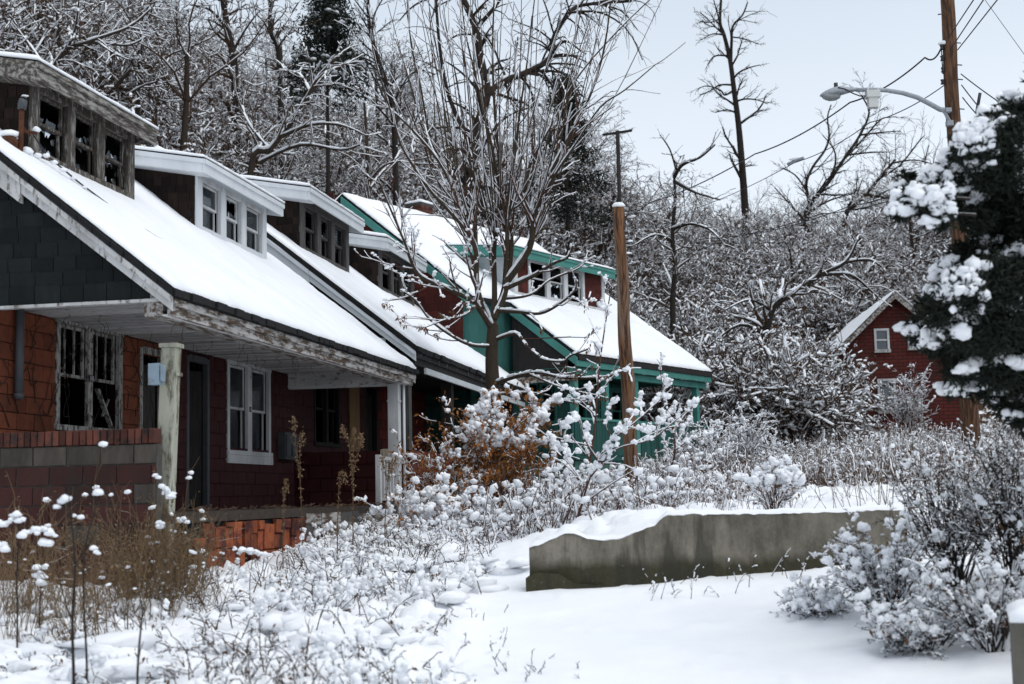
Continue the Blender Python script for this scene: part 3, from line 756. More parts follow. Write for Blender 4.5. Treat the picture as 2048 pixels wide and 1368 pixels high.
def dormer(parent, ya, yb, post, fascia, cheek_mat, frame, seed, nwin=3, xf=-2.3, zb=4.30, zt=5.36, m=.79, z0=2.5, states=None, casing=.03, snowT=.07, flank=None, side_mat=None, rise=.18, shw=.14, ex=.135, back=-4.5, ov=(.33, .16), drop=.22):
    zr = lambda x: z0 - m * x
    rf = zt + .06
    zd = lambda x: rf + rise * (xf + .3 - x)
    B = MB()
    # corner posts, header, sill, mullions
    ia, ib = (ya, yb) if flank is None else flank
    B.box(xf - .10, xf + .02, ya, ya + .17, zr(xf) - .12, zt); B.box(xf - .10, xf + .02, yb - .17, yb, zr(xf) - .12, zt)
    B.box(xf - .08, xf + .012, ya + .17, yb - .17, zt - .13, zt); B.box(xf - .08, xf + .03, ya + .17, yb - .17, zr(xf) - .1, zb + .14)
    a0, b0 = (ya + .17, yb - .17) if flank is None else flank
    w_ = (b0 - a0) / nwin
    for i in range(1, nwin): B.box(xf - .08, xf + .015, a0 + i * w_ - .075, a0 + i * w_ + .075, zb + .14, zt - .13)
    if flank is not None:
        B.box(xf - .08, xf + .02, a0 - .09, a0, zb + .14, zt - .13); B.box(xf - .08, xf + .02, b0, b0 + .09, zb + .14, zt - .13)
    D = B.build("dormer", post, parent)
    if flank is not None:
        q = MB(); q.box(xf - .08, xf - .02, ya + .17, a0 - .09, zb, zt - .13); q.box(xf - .08, xf - .02, b0 + .09, yb - .17, zb, zt - .13); q.build("front_siding", cedar_red, D)
        for (p_, q_) in ((ya + .17, a0 - .09), (b0 + .09, yb - .17)):
            z = zb + .14; rg = random.Random(seed)
            while z < zt - .15:
                y = p_
                while y < q_:
                    ww = min(.28 * rg.uniform(.7, 1.3), q_ - y)
                    if ww > .03: piece("shingle", cedar_red, D, (xf - .012, y + ww / 2, z + .07), (.015, ww - .008, .15), (0, .06, 0))
                    y += ww
                z += .14
    # cheeks
    xb = back
    for y, th in ((ya, .05), (yb, -.05)):
        q = MB(); q.extr([(xf - .1, zr(xf - .1) - .15), (xf - .1, zt), (xb, zd(xb) - .05), (xb, zr(xb) - .15)], 'y', y + .002 * np.sign(th), y + th); q.build("cheek", slate_dark if side_mat is None else side_mat, D)
    rows = np.arange(zr(xf) - .05, zd(xb), ex)
    shingle_rows(D, cheek_mat, ya, rows, lambda z: (max(-(z + ex - z0) / m + .0 if False else -1e9, max(xb, (-(z + ex - z0) / m))), (xf - .02) if z + ex < zt else min(xf - .02, xf - (z + ex - zt) / rise)), ex, shw, .014, .35 if side_mat is None else .05, seed=seed)
    # roof, fascia, soffit
    y0_, y1_ = ya - ov[0], yb + ov[1]; xe = xf + .27
    q = MB(); q.extr([(xe, rf), (xb, zd(xb)), (xb, zd(xb) - .06), (xe, rf - .06)], 'y', y0_, y1_); q.build("dormer_roof", roofing, D)
    q = MB(); q.box(xe - .028, xe + .004, y0_ - .01, y1_ + .01, rf - .02 - drop, rf - .022); q.box(xe + .004, xe + .03, y0_ - .01, y1_ + .01, rf - .10, rf - .03)
    q.build("front_fascia", fascia, D)
    for yy in (y0_, y1_):
        q = MB(); q.extr([(xe - .03, rf - .025), (xb, zd(xb) - .025), (xb, zd(xb) - .02 - drop), (xe - .03, rf - .02 - drop)], 'y', yy - .014, yy + .014)
        q.extr([(xe + .01, rf - .028), (xb, zd(xb) - .02), (xb, zd(xb) - .10), (xe + .01, rf - .10)], 'y', yy - .03 if yy == y0_ else yy + .014, yy - .014 if yy == y0_ else yy + .03); q.build("side_fascia", fascia, D)
    q = MB(); q.extr([(xe - .03, rf - .03 - drop), (xb, zd(xb) - .03 - drop), (xb, zd(xb) - .015 - drop), (xe - .03, rf - .015 - drop)], 'y', y0_ + .014, ya - .002)
    q.box(xe - .03, xf + .02, ya - .002, y1_ - .014, zt - .012 if zt > rf - drop else rf - drop - .012, zt + .003 if zt > rf - drop else rf - drop); q.build("soffit", fascia, D)
    V, F = snow_sheet((xe + .02, y0_ - .02, rf), (xb - xe, 0, zd(xb) - rf), (0, y1_ - y0_ + .04, 0), 40, 60, snowT, seed)
    obj("snow", np_mesh("snow", V, F, SNOW, smooth=True), D)
    for i in range(nwin):
        a = a0 + i * w_ + (.075 if i else 0); b = a0 + (i + 1) * w_ - (.075 if i < nwin - 1 else 0)
        st = states[i % len(states)] if states else ('glass', 'glass')
        window(parent, xf - .02, a, b, zb + .12, zt - .13, frame, 1, casing, [st], seed=seed * 7 + i, sill=False)
    return D
def icicles(parent, x, y0, y1, z, n, seed):
    rg = random.Random(seed)
    m = MB()
    for i in range(n):
        y = rg.uniform(y0, y1); l = rg.uniform(.04, .14); m.tube([(x, y, z), (x + .004, y, z - l * .5), (x, y, z - l)], [.008, .005, .001], 5)
    return m

def row_house(name, org, scale, c):
    H = empty(name, org, -PSI, scale); tag(H, c.label, "house")
    Lh, m, z0 = c.L, .79, 2.5
    zr = lambda x: z0 - m * x
    RX = -4.6; rz = zr(RX)
    xw = -2.26
    # walls
    wl = wall_x(xw - .16, xw, .1, Lh - .1, -1.0, zr(xw) - .15, c.holes).build("front_wall", c.joint, H)
    course_blocks(wl, 'x', xw + .008, .1, Lh - .1, 0.0, 2.5, c.holes, None, pick=c.wall_pick, seed=c.seed)
    q = MB(); q.extr([(xw - .17, -1.0), (xw - .17, zr(xw) - .16), (RX, rz - .15), (-9.2, z0 - .15 + 0), (-9.2, -1.0)], 'y', .1, .25); q.build("side_wall", c.side, H)
    q = MB(); q.extr([(xw - .17, -1.0), (xw - .17, zr(xw) - .16), (RX, rz - .15), (-9.2, z0 - .15), (-9.2, -1.0)], 'y', Lh - .25, Lh - .1); q.build("side_wall", c.side, H)
    q = MB(); q.box(-9.2, -9.05, .25, Lh - .25, -1, z0 - .2); q.build("back_wall", c.side, H)
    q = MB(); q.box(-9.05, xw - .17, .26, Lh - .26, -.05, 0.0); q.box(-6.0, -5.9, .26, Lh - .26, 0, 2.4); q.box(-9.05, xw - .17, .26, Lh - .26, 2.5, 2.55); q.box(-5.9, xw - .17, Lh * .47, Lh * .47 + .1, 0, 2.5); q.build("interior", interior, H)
    # roof
    q = MB(); q.extr([(.05, z0 - .045), (RX, rz), (RX, rz - .12), (.05, z0 - .15)], 'y', -.08, Lh + .08)
    q.extr([(RX, rz), (-9.4, z0 - .1), (-9.4, z0 - .22), (RX, rz - .12)], 'y', -.08, Lh + .08)
    roof = q.build("roof", roofing, H)
    def hole(cn):
        k = np.zeros(len(cn), bool)
        for d in c.dormers: k |= (cn[:, 0] < -2.36) & (cn[:, 1] > d['ya']) & (cn[:, 1] < d['yb'])
        return k
    V, F = snow_sheet((.05, -.07, z0 - .04), (RX - .05, 0, rz - z0 + .04), (0, Lh + .14, 0), 90, 190, .085, c.seed, .022, holes=hole)
    obj("roof_snow", np_mesh("roof_snow", V, F, SNOW, smooth=True), roof)
    V, F = snow_sheet((RX, -.07, rz), (-4.8, 0, z0 - .1 - rz), (0, Lh + .14, 0), 20, 30, .085, c.seed + 1)
    obj("roof_snow", np_mesh("roof_snow", V, F, SNOW, smooth=True), roof)
    # ragged shingle edge under the snow along rake and eave
    q = MB(); rg = random.Random(c.seed)
    y = -.08
    while y < Lh + .05:
        w_ = rg.uniform(.18, .32); q.box(.03, .05 + rg.uniform(.015, .06), y, y + w_ - .008, z0 - .125 - rg.uniform(0, .02), z0 - .05); y += w_
    q.build("eave_shingle_edge", roofing, roof)
    q = MB(); x = 0.04
    while x > RX:
        w_ = rg.uniform(.14, .26); o = rg.uniform(.0, .035)
        q.hexa([(x, -.10 - o, zr(x) - .10), (x, -.07, zr(x) - .10), (x - w_ + .01, -.07, zr(x - w_) - .10), (x - w_ + .01, -.10 - o, zr(x - w_) - .10), (x, -.10 - o, zr(x) - .03), (x, -.07, zr(x) - .03), (x - w_ + .01, -.07, zr(x - w_) - .03), (x - w_ + .01, -.10 - o, zr(x - w_) - .03)]); x -= w_
    q.build("rake_shingle_edge", roofing, roof)
    XK = -1.78
    for yy, s in ((-.09, -1), (Lh + .09, 1)):
        q = MB(); q.extr([(.03, zr(.03) - .105), (XK, zr(XK) - .105), (XK, zr(XK) - .29), (.03, zr(.03) - .27)], 'y', yy, yy - s * .04)
        q.extr([(.035, zr(.035) - .11), (XK, zr(XK) - .11), (XK, zr(XK) - .18), (.035, zr(.035) - .18)], 'y', yy + s * .025, yy); q.build("rake_board", c.rake, roof)
        q = MB(); q.extr([(XK - .005, zr(XK) - .09), (RX, rz - .09), (RX, rz - c.rake_h), (XK - .005, zr(XK) - c.rake_h)], 'y', yy + s * .02, yy - s * .06)
        q.extr([(XK - .005, zr(XK) - .10), (RX, rz - .10), (RX, rz - .18), (XK - .005, zr(XK) - .18)], 'y', yy + s * .045, yy + s * .02); q.build("rake_board", c.rake, roof)
    # porch gable with shingles
    q = MB(); q.extr([(-.06, 2.36), (-.06, zr(-.06) - .2), (RX, rz - .2), (RX, 2.36)], 'y', .03, .07); G = q.build("porch_gable", slate_dark, H)
    ex = .168
    shingle_rows(G, slate, .03, np.arange(2.38, 5.2, ex), lambda z: (-3.1, min(-.08, -(z + ex - z0 + .16) / m)), ex, .30, .016, .12, seed=c.seed)
    q = MB(); q.box(-4.5, -.06, .0, .09, 2.325, 2.36); q.build("gable_trim", c.trim, G)
    # far gable
    q = MB(); q.extr([(-.06, 2.36), (-.06, zr(-.06) - .2), (RX, rz - .2), (RX, 2.36)], 'y', Lh - .07, Lh - .03); q.build("porch_gable", slate_dark, H)
    # porch ceiling, eave boards, beam
    q = MB(); q.box(xw, -.10, .1, Lh - .1, 2.435, 2.45); ce = q.build("porch_ceiling", slate_dark, H)
    n = int((Lh - .25) / .15)
    for i in range(n):
        piece("plank", c.ceil, ce, ((xw - .12) / 2, .2 + i * .15, 2.424 + rh.uniform(-.003, .003)), (-xw - .14, .134, .018))
    q = MB(); q.box(-.05, .0, -.02, Lh + .02, 2.16, 2.345); q.box(0.0, .035, -.02, Lh + .02, 2.27, 2.35); q.build("eave_fascia", c.eave, H)
    q = MB(); q.box(-.34, -.12, .02, Lh - .02, 2.16, 2.42); q.build("porch_beam", c.eave, H)
    q = MB(); q.box(-.12, -.05, .02, Lh - .02, 2.165, 2.18); q.build("eave_soffit", c.ceil, H)
    q = MB(); q.box(xw, -.34, Lh - .42, Lh - .24, 2.14, 2.42); q.build("cross_beam", c.ceil, H)
    icicles(None, .03, .2, Lh - .2, z0 - .12, c.icicles, c.seed).build("icicle_fringe", lens_m, roof)["kind"] = "stuff"
    # porch deck
    q = MB(); q.box(xw, -.16, .22, Lh - .2, -.12, 0.0); q.build("porch_deck", deckm, H)
    # near side parapet
    q = MB(); q.box(xw, -.2, .06, .2, -1.1, .76); P = q.build("porch_parapet", mortar if c.par_brick else c.joint, H)
    course_blocks(P, 'y', .056, xw, -.2, -.98, .77, [], None, .40, .2175, .03, .016, pick=c.par_pick, seed=c.seed + 5)
    if c.par_brick:
        x = xw
        while x < -.26:
            w_ = .082 * rh.uniform(.9, 1.1)
            piece("brick", brickm, P, (x + w_ / 2, .125, .85 + rh.uniform(-.006, .004)), (w_ - .012, .19, .165), (0, rh.uniform(-.03, .03), 0)); x += w_
    for d in c.dormers: dormer(H, **d)
    return H
# ---- house nearest the camera
c = HouseCfg(); c.L, c.seed = 10.6, 4
c.label = "nearest abandoned two-family house with orange and dark red block porch and snowy roof"
c.holes = [(1.6, 3.42, 1.06, 2.48), (4.0, 4.78, 0, 2.3), (5.62, 6.46, 0, 2.34), (7.22, 9.24, .9, 2.46)]
c.joint = mortar_red; c.side = par_red
c.wall_pick = lambda y, z, rg: orange_block if y < 5.0 else red_block
c.par_pick = lambda x, z, rg: par_grey if z > .55 else (par_red if rg.random() < .88 else par_grey)
c.par_brick = True; c.rake = peel_white; c.rake_h = .40; c.trim = peel_white; c.ceil = peel_ceil; c.eave = peel_eave; c.icicles = 40
BR, GL, GO = 'broken', 'glass', 'gone'
c.dormers = [dict(ya=1.02, yb=3.86, post=peel_grey, fascia=peel_grey_h, cheek_mat=cedar, frame=peel_grey, seed=21, states=[(BR, BR), (BR, BR), (BR, BR)]),
             dict(ya=6.1, yb=9.2, post=vinyl, fascia=vinyl, cheek_mat=cedar, frame=white_frame, seed=22, states=[(GL, GL), (BR, GL), (GL, GL)], casing=.05)]
H1 = row_house("row_house", UV(14.6, -6.444, 1.5), 1.0, c)
XW = -2.26
window(H1, XW, 1.6, 3.42, 1.06, 2.48, old_frame, 2, .1, [('gone', 'gone'), ('gone', 'gone')], True, seed=31, label="broken double window with empty sashes")
window(H1, XW, 7.22, 9.24, .9, 2.46, white_frame, 2, .1, [(GL, GL), (GL, GL)], False, seed=32, curtain=[(.55, .95), (.0, .55)], big_sill=white_frame, mull=.2, label="white double window with a torn curtain")
def doorway(H, y0, y1, z1, fm, lm, seed, ajar=.9):
    q = MB(); q.box(XW - .05, XW + .03, y0 - .02, y0 + .07, 0, z1); q.box(XW - .05, XW + .03, y1 - .07, y1 + .02, 0, z1); q.box(XW - .05, XW + .03, y0 + .07, y1 - .07, z1 - .08, z1 + .02)
    d = q.build("door", fm, H)
    q = MB(); w_ = y1 - y0 - .14; a = ajar; hx, hy = XW - .08, y1 - .07
    ex_, ey_ = hx - w_ * math.sin(a), hy - w_ * math.cos(a)
    q.beam((hx, hy, z1 * .47), (ex_, ey_, z1 * .47), .04, z1 * .9); q.build("door_leaf", lm, d)
    return d
doorway(H1, 4.0, 4.78, 2.3, old_frame, greywood, 1, 1.2); doorway(H1, 5.62, 6.46, 2.34, metal_grey, darkwood, 2, .5)
# boards leaning across the empty window
q = MB(); q.beam((XW + .0, 2.75, 1.62), (XW - .05, 3.3, 1.1), .03, .06, (1, 0, 0)); q.beam((XW - .06, 3.02, 1.28), (XW - .06, 3.2, 1.52), .02, .03, (1, 0, 0)); q.build("loose_muntin", old_frame, H1)
# number plates: built digits
SEGS = {'1': [(.5, 0, .5, 1)], '4': [(.75, 0, .75, 1), (.1, .35, .95, .35), (.1, .35, .6, 1)], '3': [(.1, 1, .85, 1), (.85, 1, .85, 0), (.1, .5, .85, .5), (.1, 0, .85, 0)]}
def plate(H, x, y, z, text, w_, h_):
    q = MB(); q.box(x, x + .006, y - w_ * .5, y + w_ * .5, z - h_ * .5, z + h_ * .5); p = q.build("number_plate", black_plate, H)
    q = MB(); n = len(text); cw_ = w_ * .86 / n
    for i, ch in enumerate(text):
        y_ = y - w_ * .43 + i * cw_ + cw_ * .12
        for a, b, c_, d in SEGS[ch]:
            q.beam((x + .008, y_ + a * cw_ * .76, z - h_ * .34 + b * h_ * .68), (x + .008, y_ + c_ * cw_ * .76 + 1e-4, z - h_ * .34 + d * h_ * .68), .004, h_ * .10, (1, 0, 0))
    q.build("digits", white_ink, p)
    return p
plate(H1, XW + .037, 2.51, 1.74, '143', .13, .085); plate(H1, XW + .037, 8.23, 1.66, '4', .085, .085)
# posts
def post(H, x, y, z0, z1, w_, mat, dx=0, dy=0, cap=True, name="post"):
    q = MB(); k = w_ / 2
    q.hexa([(x - k, y - k, z0), (x + k, y - k, z0), (x + k, y + k, z0), (x - k, y + k, z0), (x + dx - k, y + dy - k, z1), (x + dx + k, y + dy - k, z1), (x + dx + k, y + dy + k, z1), (x + dx - k, y + dy + k, z1)])
    if cap:
        q.box(x + dx - k * 1.25, x + dx + k * 1.25, y + dy - k * 1.25, y + dy + k * 1.25, z1 + .002, z1 + .05)
        q.box(x + dx - k * 1.12, x + dx + k * 1.12, y + dy - k * 1.12, y + dy + k * 1.12, z1 - .32, z1 - .28)
    return q.build(name, mat, H)
post(H1, -.30, .40, -1.05, 1.86, .17, mosspost, .06, .12)
post(H1, -.24, 10.18, -.4, 2.155, .19, white_frame, 0, .0)
q = MB(); q.tube([(-.10, 10.33, -.3), (-.10, 10.33, 2.2)], .025, 8); q.build("conduit", vinyl, H1, smooth=True)
# rail stub beside the far post
q = MB(); q.box(-.26, -.2, 9.1, 10.08, .78, .84); q.box(-.26, -.2, 9.1, 10.08, .08, .13); rl = q.build("porch_rail", peel_white, H1)
for i in range(5): piece("baluster", white_frame, rl, (-.23, 9.16 + i * .2, .45), (.045, .05, .66))
piece("baluster", white_frame, rl, (-.23, 9.06, .40), (.09, .09, .92))
# meter box, junction box, downspout, hanging conduit
q = MB(); q.box(XW + .02, XW + .16, 9.62, 10.28, .85, 1.33); mb_ = q.build("meter_box", metal_grey, H1)
q = MB(); q.box(XW + .162, XW + .18, 9.66, 10.24, .9, 1.29); q.box(XW + .182, XW + .2, 9.9, 10.1, .92, 1.12); q.build("cover", metal_grey, mb_)
q = MB(); q.box(-.36, -.23, .17, .285, 1.42, 1.66); q.box(-.22, -.2, .18, .275, 1.46, 1.64); q.build("junction_box", metal_blue, H1)
q = MB(); q.tube([(XW + .09, .62, 2.42), (XW + .09, .62, 1.35)], .05, 12); q.tube([(XW + .09, .62, 1.42), (XW + .09, .62, 1.36)], .058, 12); q.build("downspout", metal_grey, H1, smooth=True)
# broken terracotta facing and boards under the porch edge
q = MB(); q.box(-.24, -.19, .9, 9.9, -1.0, -.13); fd = q.build("porch_foundation", slate_dark, H1)
rg = random.Random(12); y = .95
while y < 4.7:
    w_ = rg.uniform(.2, .5); z = -.98
    while z < -.16:
        h_ = rg.choice((.2, .26, .34)); h_ = min(h_, -.13 - z)
        if h_ > .06 and rg.random() < .93: piece("tile", tile, fd, (-.17 + rg.uniform(-.02, .03), y + w_ / 2, z + h_ / 2), (.05, w_ - .018, h_ - .014), (rg.uniform(-.04, .04), rg.uniform(-.04, .04), rg.uniform(-.03, .03)))
        z += h_
    y += w_
while y < 9.8:
    w_ = rg.uniform(.5, 1.1); w_ = min(w_, 9.85 - y)
    for z in (-.9, -.66, -.42, -.24):
        piece("skirt_board", peel_eave if rg.random() < .6 else greywood, fd, (-.17 + rg.uniform(-.01, .02), y + w_ / 2, z + .08), (.03, w_ - .015, .2 if z < -.3 else .16), (rg.uniform(-.03, .03), 0, 0))
    y += w_
dl = MB(); rl_ = random.Random(8)
for i in range(110):
    y = rl_.uniform(1.0, 9.4); x = rl_.uniform(-.5, -.12); a = rl_.uniform(-.6, .6); l = rl_.uniform(.06, .3)
    dl.tube([(x, y, .008 + rl_.random() * .02), (x + l * math.sin(a), y + l * math.cos(a), .02 + rl_.random() * .05)], rl_.uniform(.003, .009), 4)
dl.build("deck_litter", TWIG, H1)["kind"] = "stuff"
# service mast with fallen wires on the roof beside the near dormer
ms = empty("service_mast", UV(14.6, -6.444, 1.5) + RN * -2.2 + RW * .62 + np.array([0, 0, 2.5 + .79 * 2.2 - .03]), -PSI)
tag(ms, "rusty electric service mast on the roof beside the nearest dormer", "mast")
q = MB(); q.tube([(0, 0, 0), (.01, 0, .62)], .032, 10); q.build("pipe", rust, ms, smooth=True)
q = MB(); q.tube([(.01, 0, .60), (.015, 0, .66), (.03, 0, .72), (.05, 0, .74)], [.05, .055, .05, .03], 10); q.build("weatherhead", metal_grey, ms, smooth=True)
q = MB(); q.tube([(0, .0, .34), (.08, .22, .36)], .02, 8); q.tube([(0, .0, .42), (.06, .12, .3)], .012, 6); q.build("bracket", rust, ms, smooth=True)
q = MB(); q.tube([(-.12, -.05, .12), (-.12, -.05, .2), (-.12, -.02, .26)], [.11, .12, .07], 12); q.build("rusty_can", rust, ms, smooth=True)
q = MB()
for k in range(2): q.tube([(.06, .18, .33), (.12, .42 + .03 * k, .12), (.35, .75 + .05 * k, -.14), (.7, 1.15, -.46), (1.1, 1.45 + .1 * k, -.76)], .008, 5)
q.build("service_wire", wire_m, ms, smooth=True)
V, F = blobs([(.09, .2, .40), (.02, .12, .12), (.06, .3, .1), (.1, .42, .13), (.17, .5, .06), (.24, .6, -.02), (.32, .7, -.10), (.42, .8, -.2), (-.12, -.02, .29), (.05, 0, .76)],
             [(.05, .05, .04), (.07, .06, .05), (.06, .05, .04), (.04, .06, .035), (.04, .05, .03), (.04, .05, .03), (.035, .05, .03), (.03, .04, .02), (.13, .13, .05), (.04, .04, .012)], np.random.RandomState(3), .25)
obj("snow", np_mesh("snow", V, F, SNOW, smooth=True), ms)
# dead vines over the orange wall and hanging from the eave
vn = Plant(77)
for i in range(34):
    y = rh.uniform(.3, 5.2); z = rh.uniform(.9, 2.3); p = [(XW + .035, y, z)]
    for k in range(7):
        y += rh.uniform(-.16, .16); z = min(2.4, z + rh.uniform(-.05, .22)); p.append((XW + rh.uniform(.03, .05), y, z))
    vn.limb(p, .006, .003)
for i in range(20):
    y = rh.uniform(.6, 7.5); x = rh.uniform(-1.9, -.2); z = 2.4; p = [(x, y, z)]
    for k in range(5):
        y += rh.uniform(-.1, .1); z -= rh.uniform(.02, .12); p.append((x + rh.uniform(-.05, .05), y, z))
    vn.limb(p, .004, .002)
P0, P1, R0, R1, lv = vn.arrays(); tp = np.array(vn.tips)
vine = empty("vine", UV(14.6, -6.444, 1.5), -PSI); tag(vine, "bare dead vine creeping over the orange porch wall of the nearest house", "vine")
obj("stem", pmesh("stem", [(*seg_tubes(P0, P1, R0, R1, 4), 0)], [TWIG_D]), vine)
obj("leaf", pmesh("leaf", [(*leaves(tp[:40] + np.random.RandomState(1).normal(0, .02, (40, 3)), .05, np.random.RandomState(2)), 0)], [leaf_br]), vine)

# ---- second house
c = HouseCfg(); c.L, c.seed = 10.4, 9
S2 = 1.145
c.label = "second abandoned house with black shingled gable and white trim, behind the nearest house"
c.holes = [(1.5, 3.0, .95, 2.3), (4.75, 5.6, 0, 2.3), (6.9, 8.5, .95, 2.3)]
c.joint = mortar_red; c.side = cedar_red
c.wall_pick = lambda y, z, rg: red_block2 if y > 5.8 else red_block  # brighter blocks past the door paint in the light on the far end
c.par_pick = lambda x, z, rg: red_block
c.par_brick = False; c.rake = vinyl; c.rake_h = .42; c.trim = darkwood; c.ceil = darkwood; c.eave = darkwood; c.icicles = 20
c.dormers = [dict(ya=1.02, yb=3.86, post=greywood, fascia=vinyl, cheek_mat=cedar, frame=greywood, seed=41, states=[(GO, BR), (BR, GL), (GL, BR)]),
             dict(ya=6.1, yb=9.0, post=greywood, fascia=vinyl_old, cheek_mat=cedar, frame=greywood, seed=42, states=[(GO, GO), (GO, GO), (BR, GO)])]
O2 = np.array(UV(25.95, -6.58, 1.645))
H2 = row_house("row_house", O2, S2, c)
window(H2, XW, 1.5, 3.0, .95, 2.3, darkwood, 2, .07, [('gone', 'gone'), ('gone', 'gone')], seed=51, curtain=[(.05, .5), None])
window(H2, XW, 6.9, 8.5, .95, 2.3, darkwood, 2, .07, [('gone', 'gone'), ('broken', 'gone')], seed=52, curtain=[(.3, .9), None])
doorway(H2, 4.75, 5.6, 2.3, darkwood, darkwood, 4, .8)
q = MB(); q.box(XW + .03, XW + .06, 3.55, 4.2, .3, 2.38); q.build("plywood_sheet", plywood, H2)
q = MB(); q.box(XW + .03, XW + .05, .9, 1.25, 2.15, 2.3); q.build("vent_plate", vinyl, H2)
# front parapet, posts
q = MB(); q.box(-.3, -.16, .22, 3.2, -1.0, .74); P = q.build("front_parapet", mortar_red, H2)
course_blocks(P, 'x', -.155, .22, 3.2, -.98, .76, [], red_block2, .4, .2175, .03, .014, seed=6)
q = MB(); q.box(-.3, -.16, 6.0, 9.8, -1.0, .74); P = q.build("front_parapet", mortar_red, H2)
course_blocks(P, 'x', -.155, 6.0, 9.8, -.98, .76, [], red_block2, .4, .2175, .03, .014, seed=7)
post(H2, -.25, .22, .76, 2.15, .2, greywood, cap=True); post(H2, -.25, 3.4, -.4, 2.15, .2, darkwood, cap=False); post(H2, -.25, 9.7, .76, 2.15, .2, darkwood, cap=False)
q = MB(); q.box(.0, .04, .6, 10.3, 2.05, 2.15); q.build("eave_trim", vinyl_old, H2)
q = MB(); q.box(-.62, -.5, -.01, .02, 2.42, 2.62); q.build("wall_plate", vinyl, H2)
# cloth over the parapet
ct = MB(); V = []; F = []; n = 22
for k in range(n):
    x = -.62 + .36 * k / (n - 1); w_ = .02 * math.sin(k * 1.7)
    V += [(x, .14, .79), (x, .03 + w_ * .5, .77), (x + .02 * math.sin(k), .0 - abs(w_), .55), (x + .03 * math.sin(k * .7), -.015 - abs(w_) * 1.2, .27 + .05 * math.sin(k * .9))]
for k in range(n - 1):
    for j in range(3): F.append((k * 4 + j, k * 4 + 4 + j, k * 4 + 5 + j, k * 4 + 1 + j))
ct._add(V, F); co = ct.build("cloth", clothm, None, True)
co.location = O2; co.rotation_euler = (0, 0, -PSI); co.scale = (S2,) * 3
tag(co, "pale cloth hung over the dark red porch wall of the second house", "cloth")
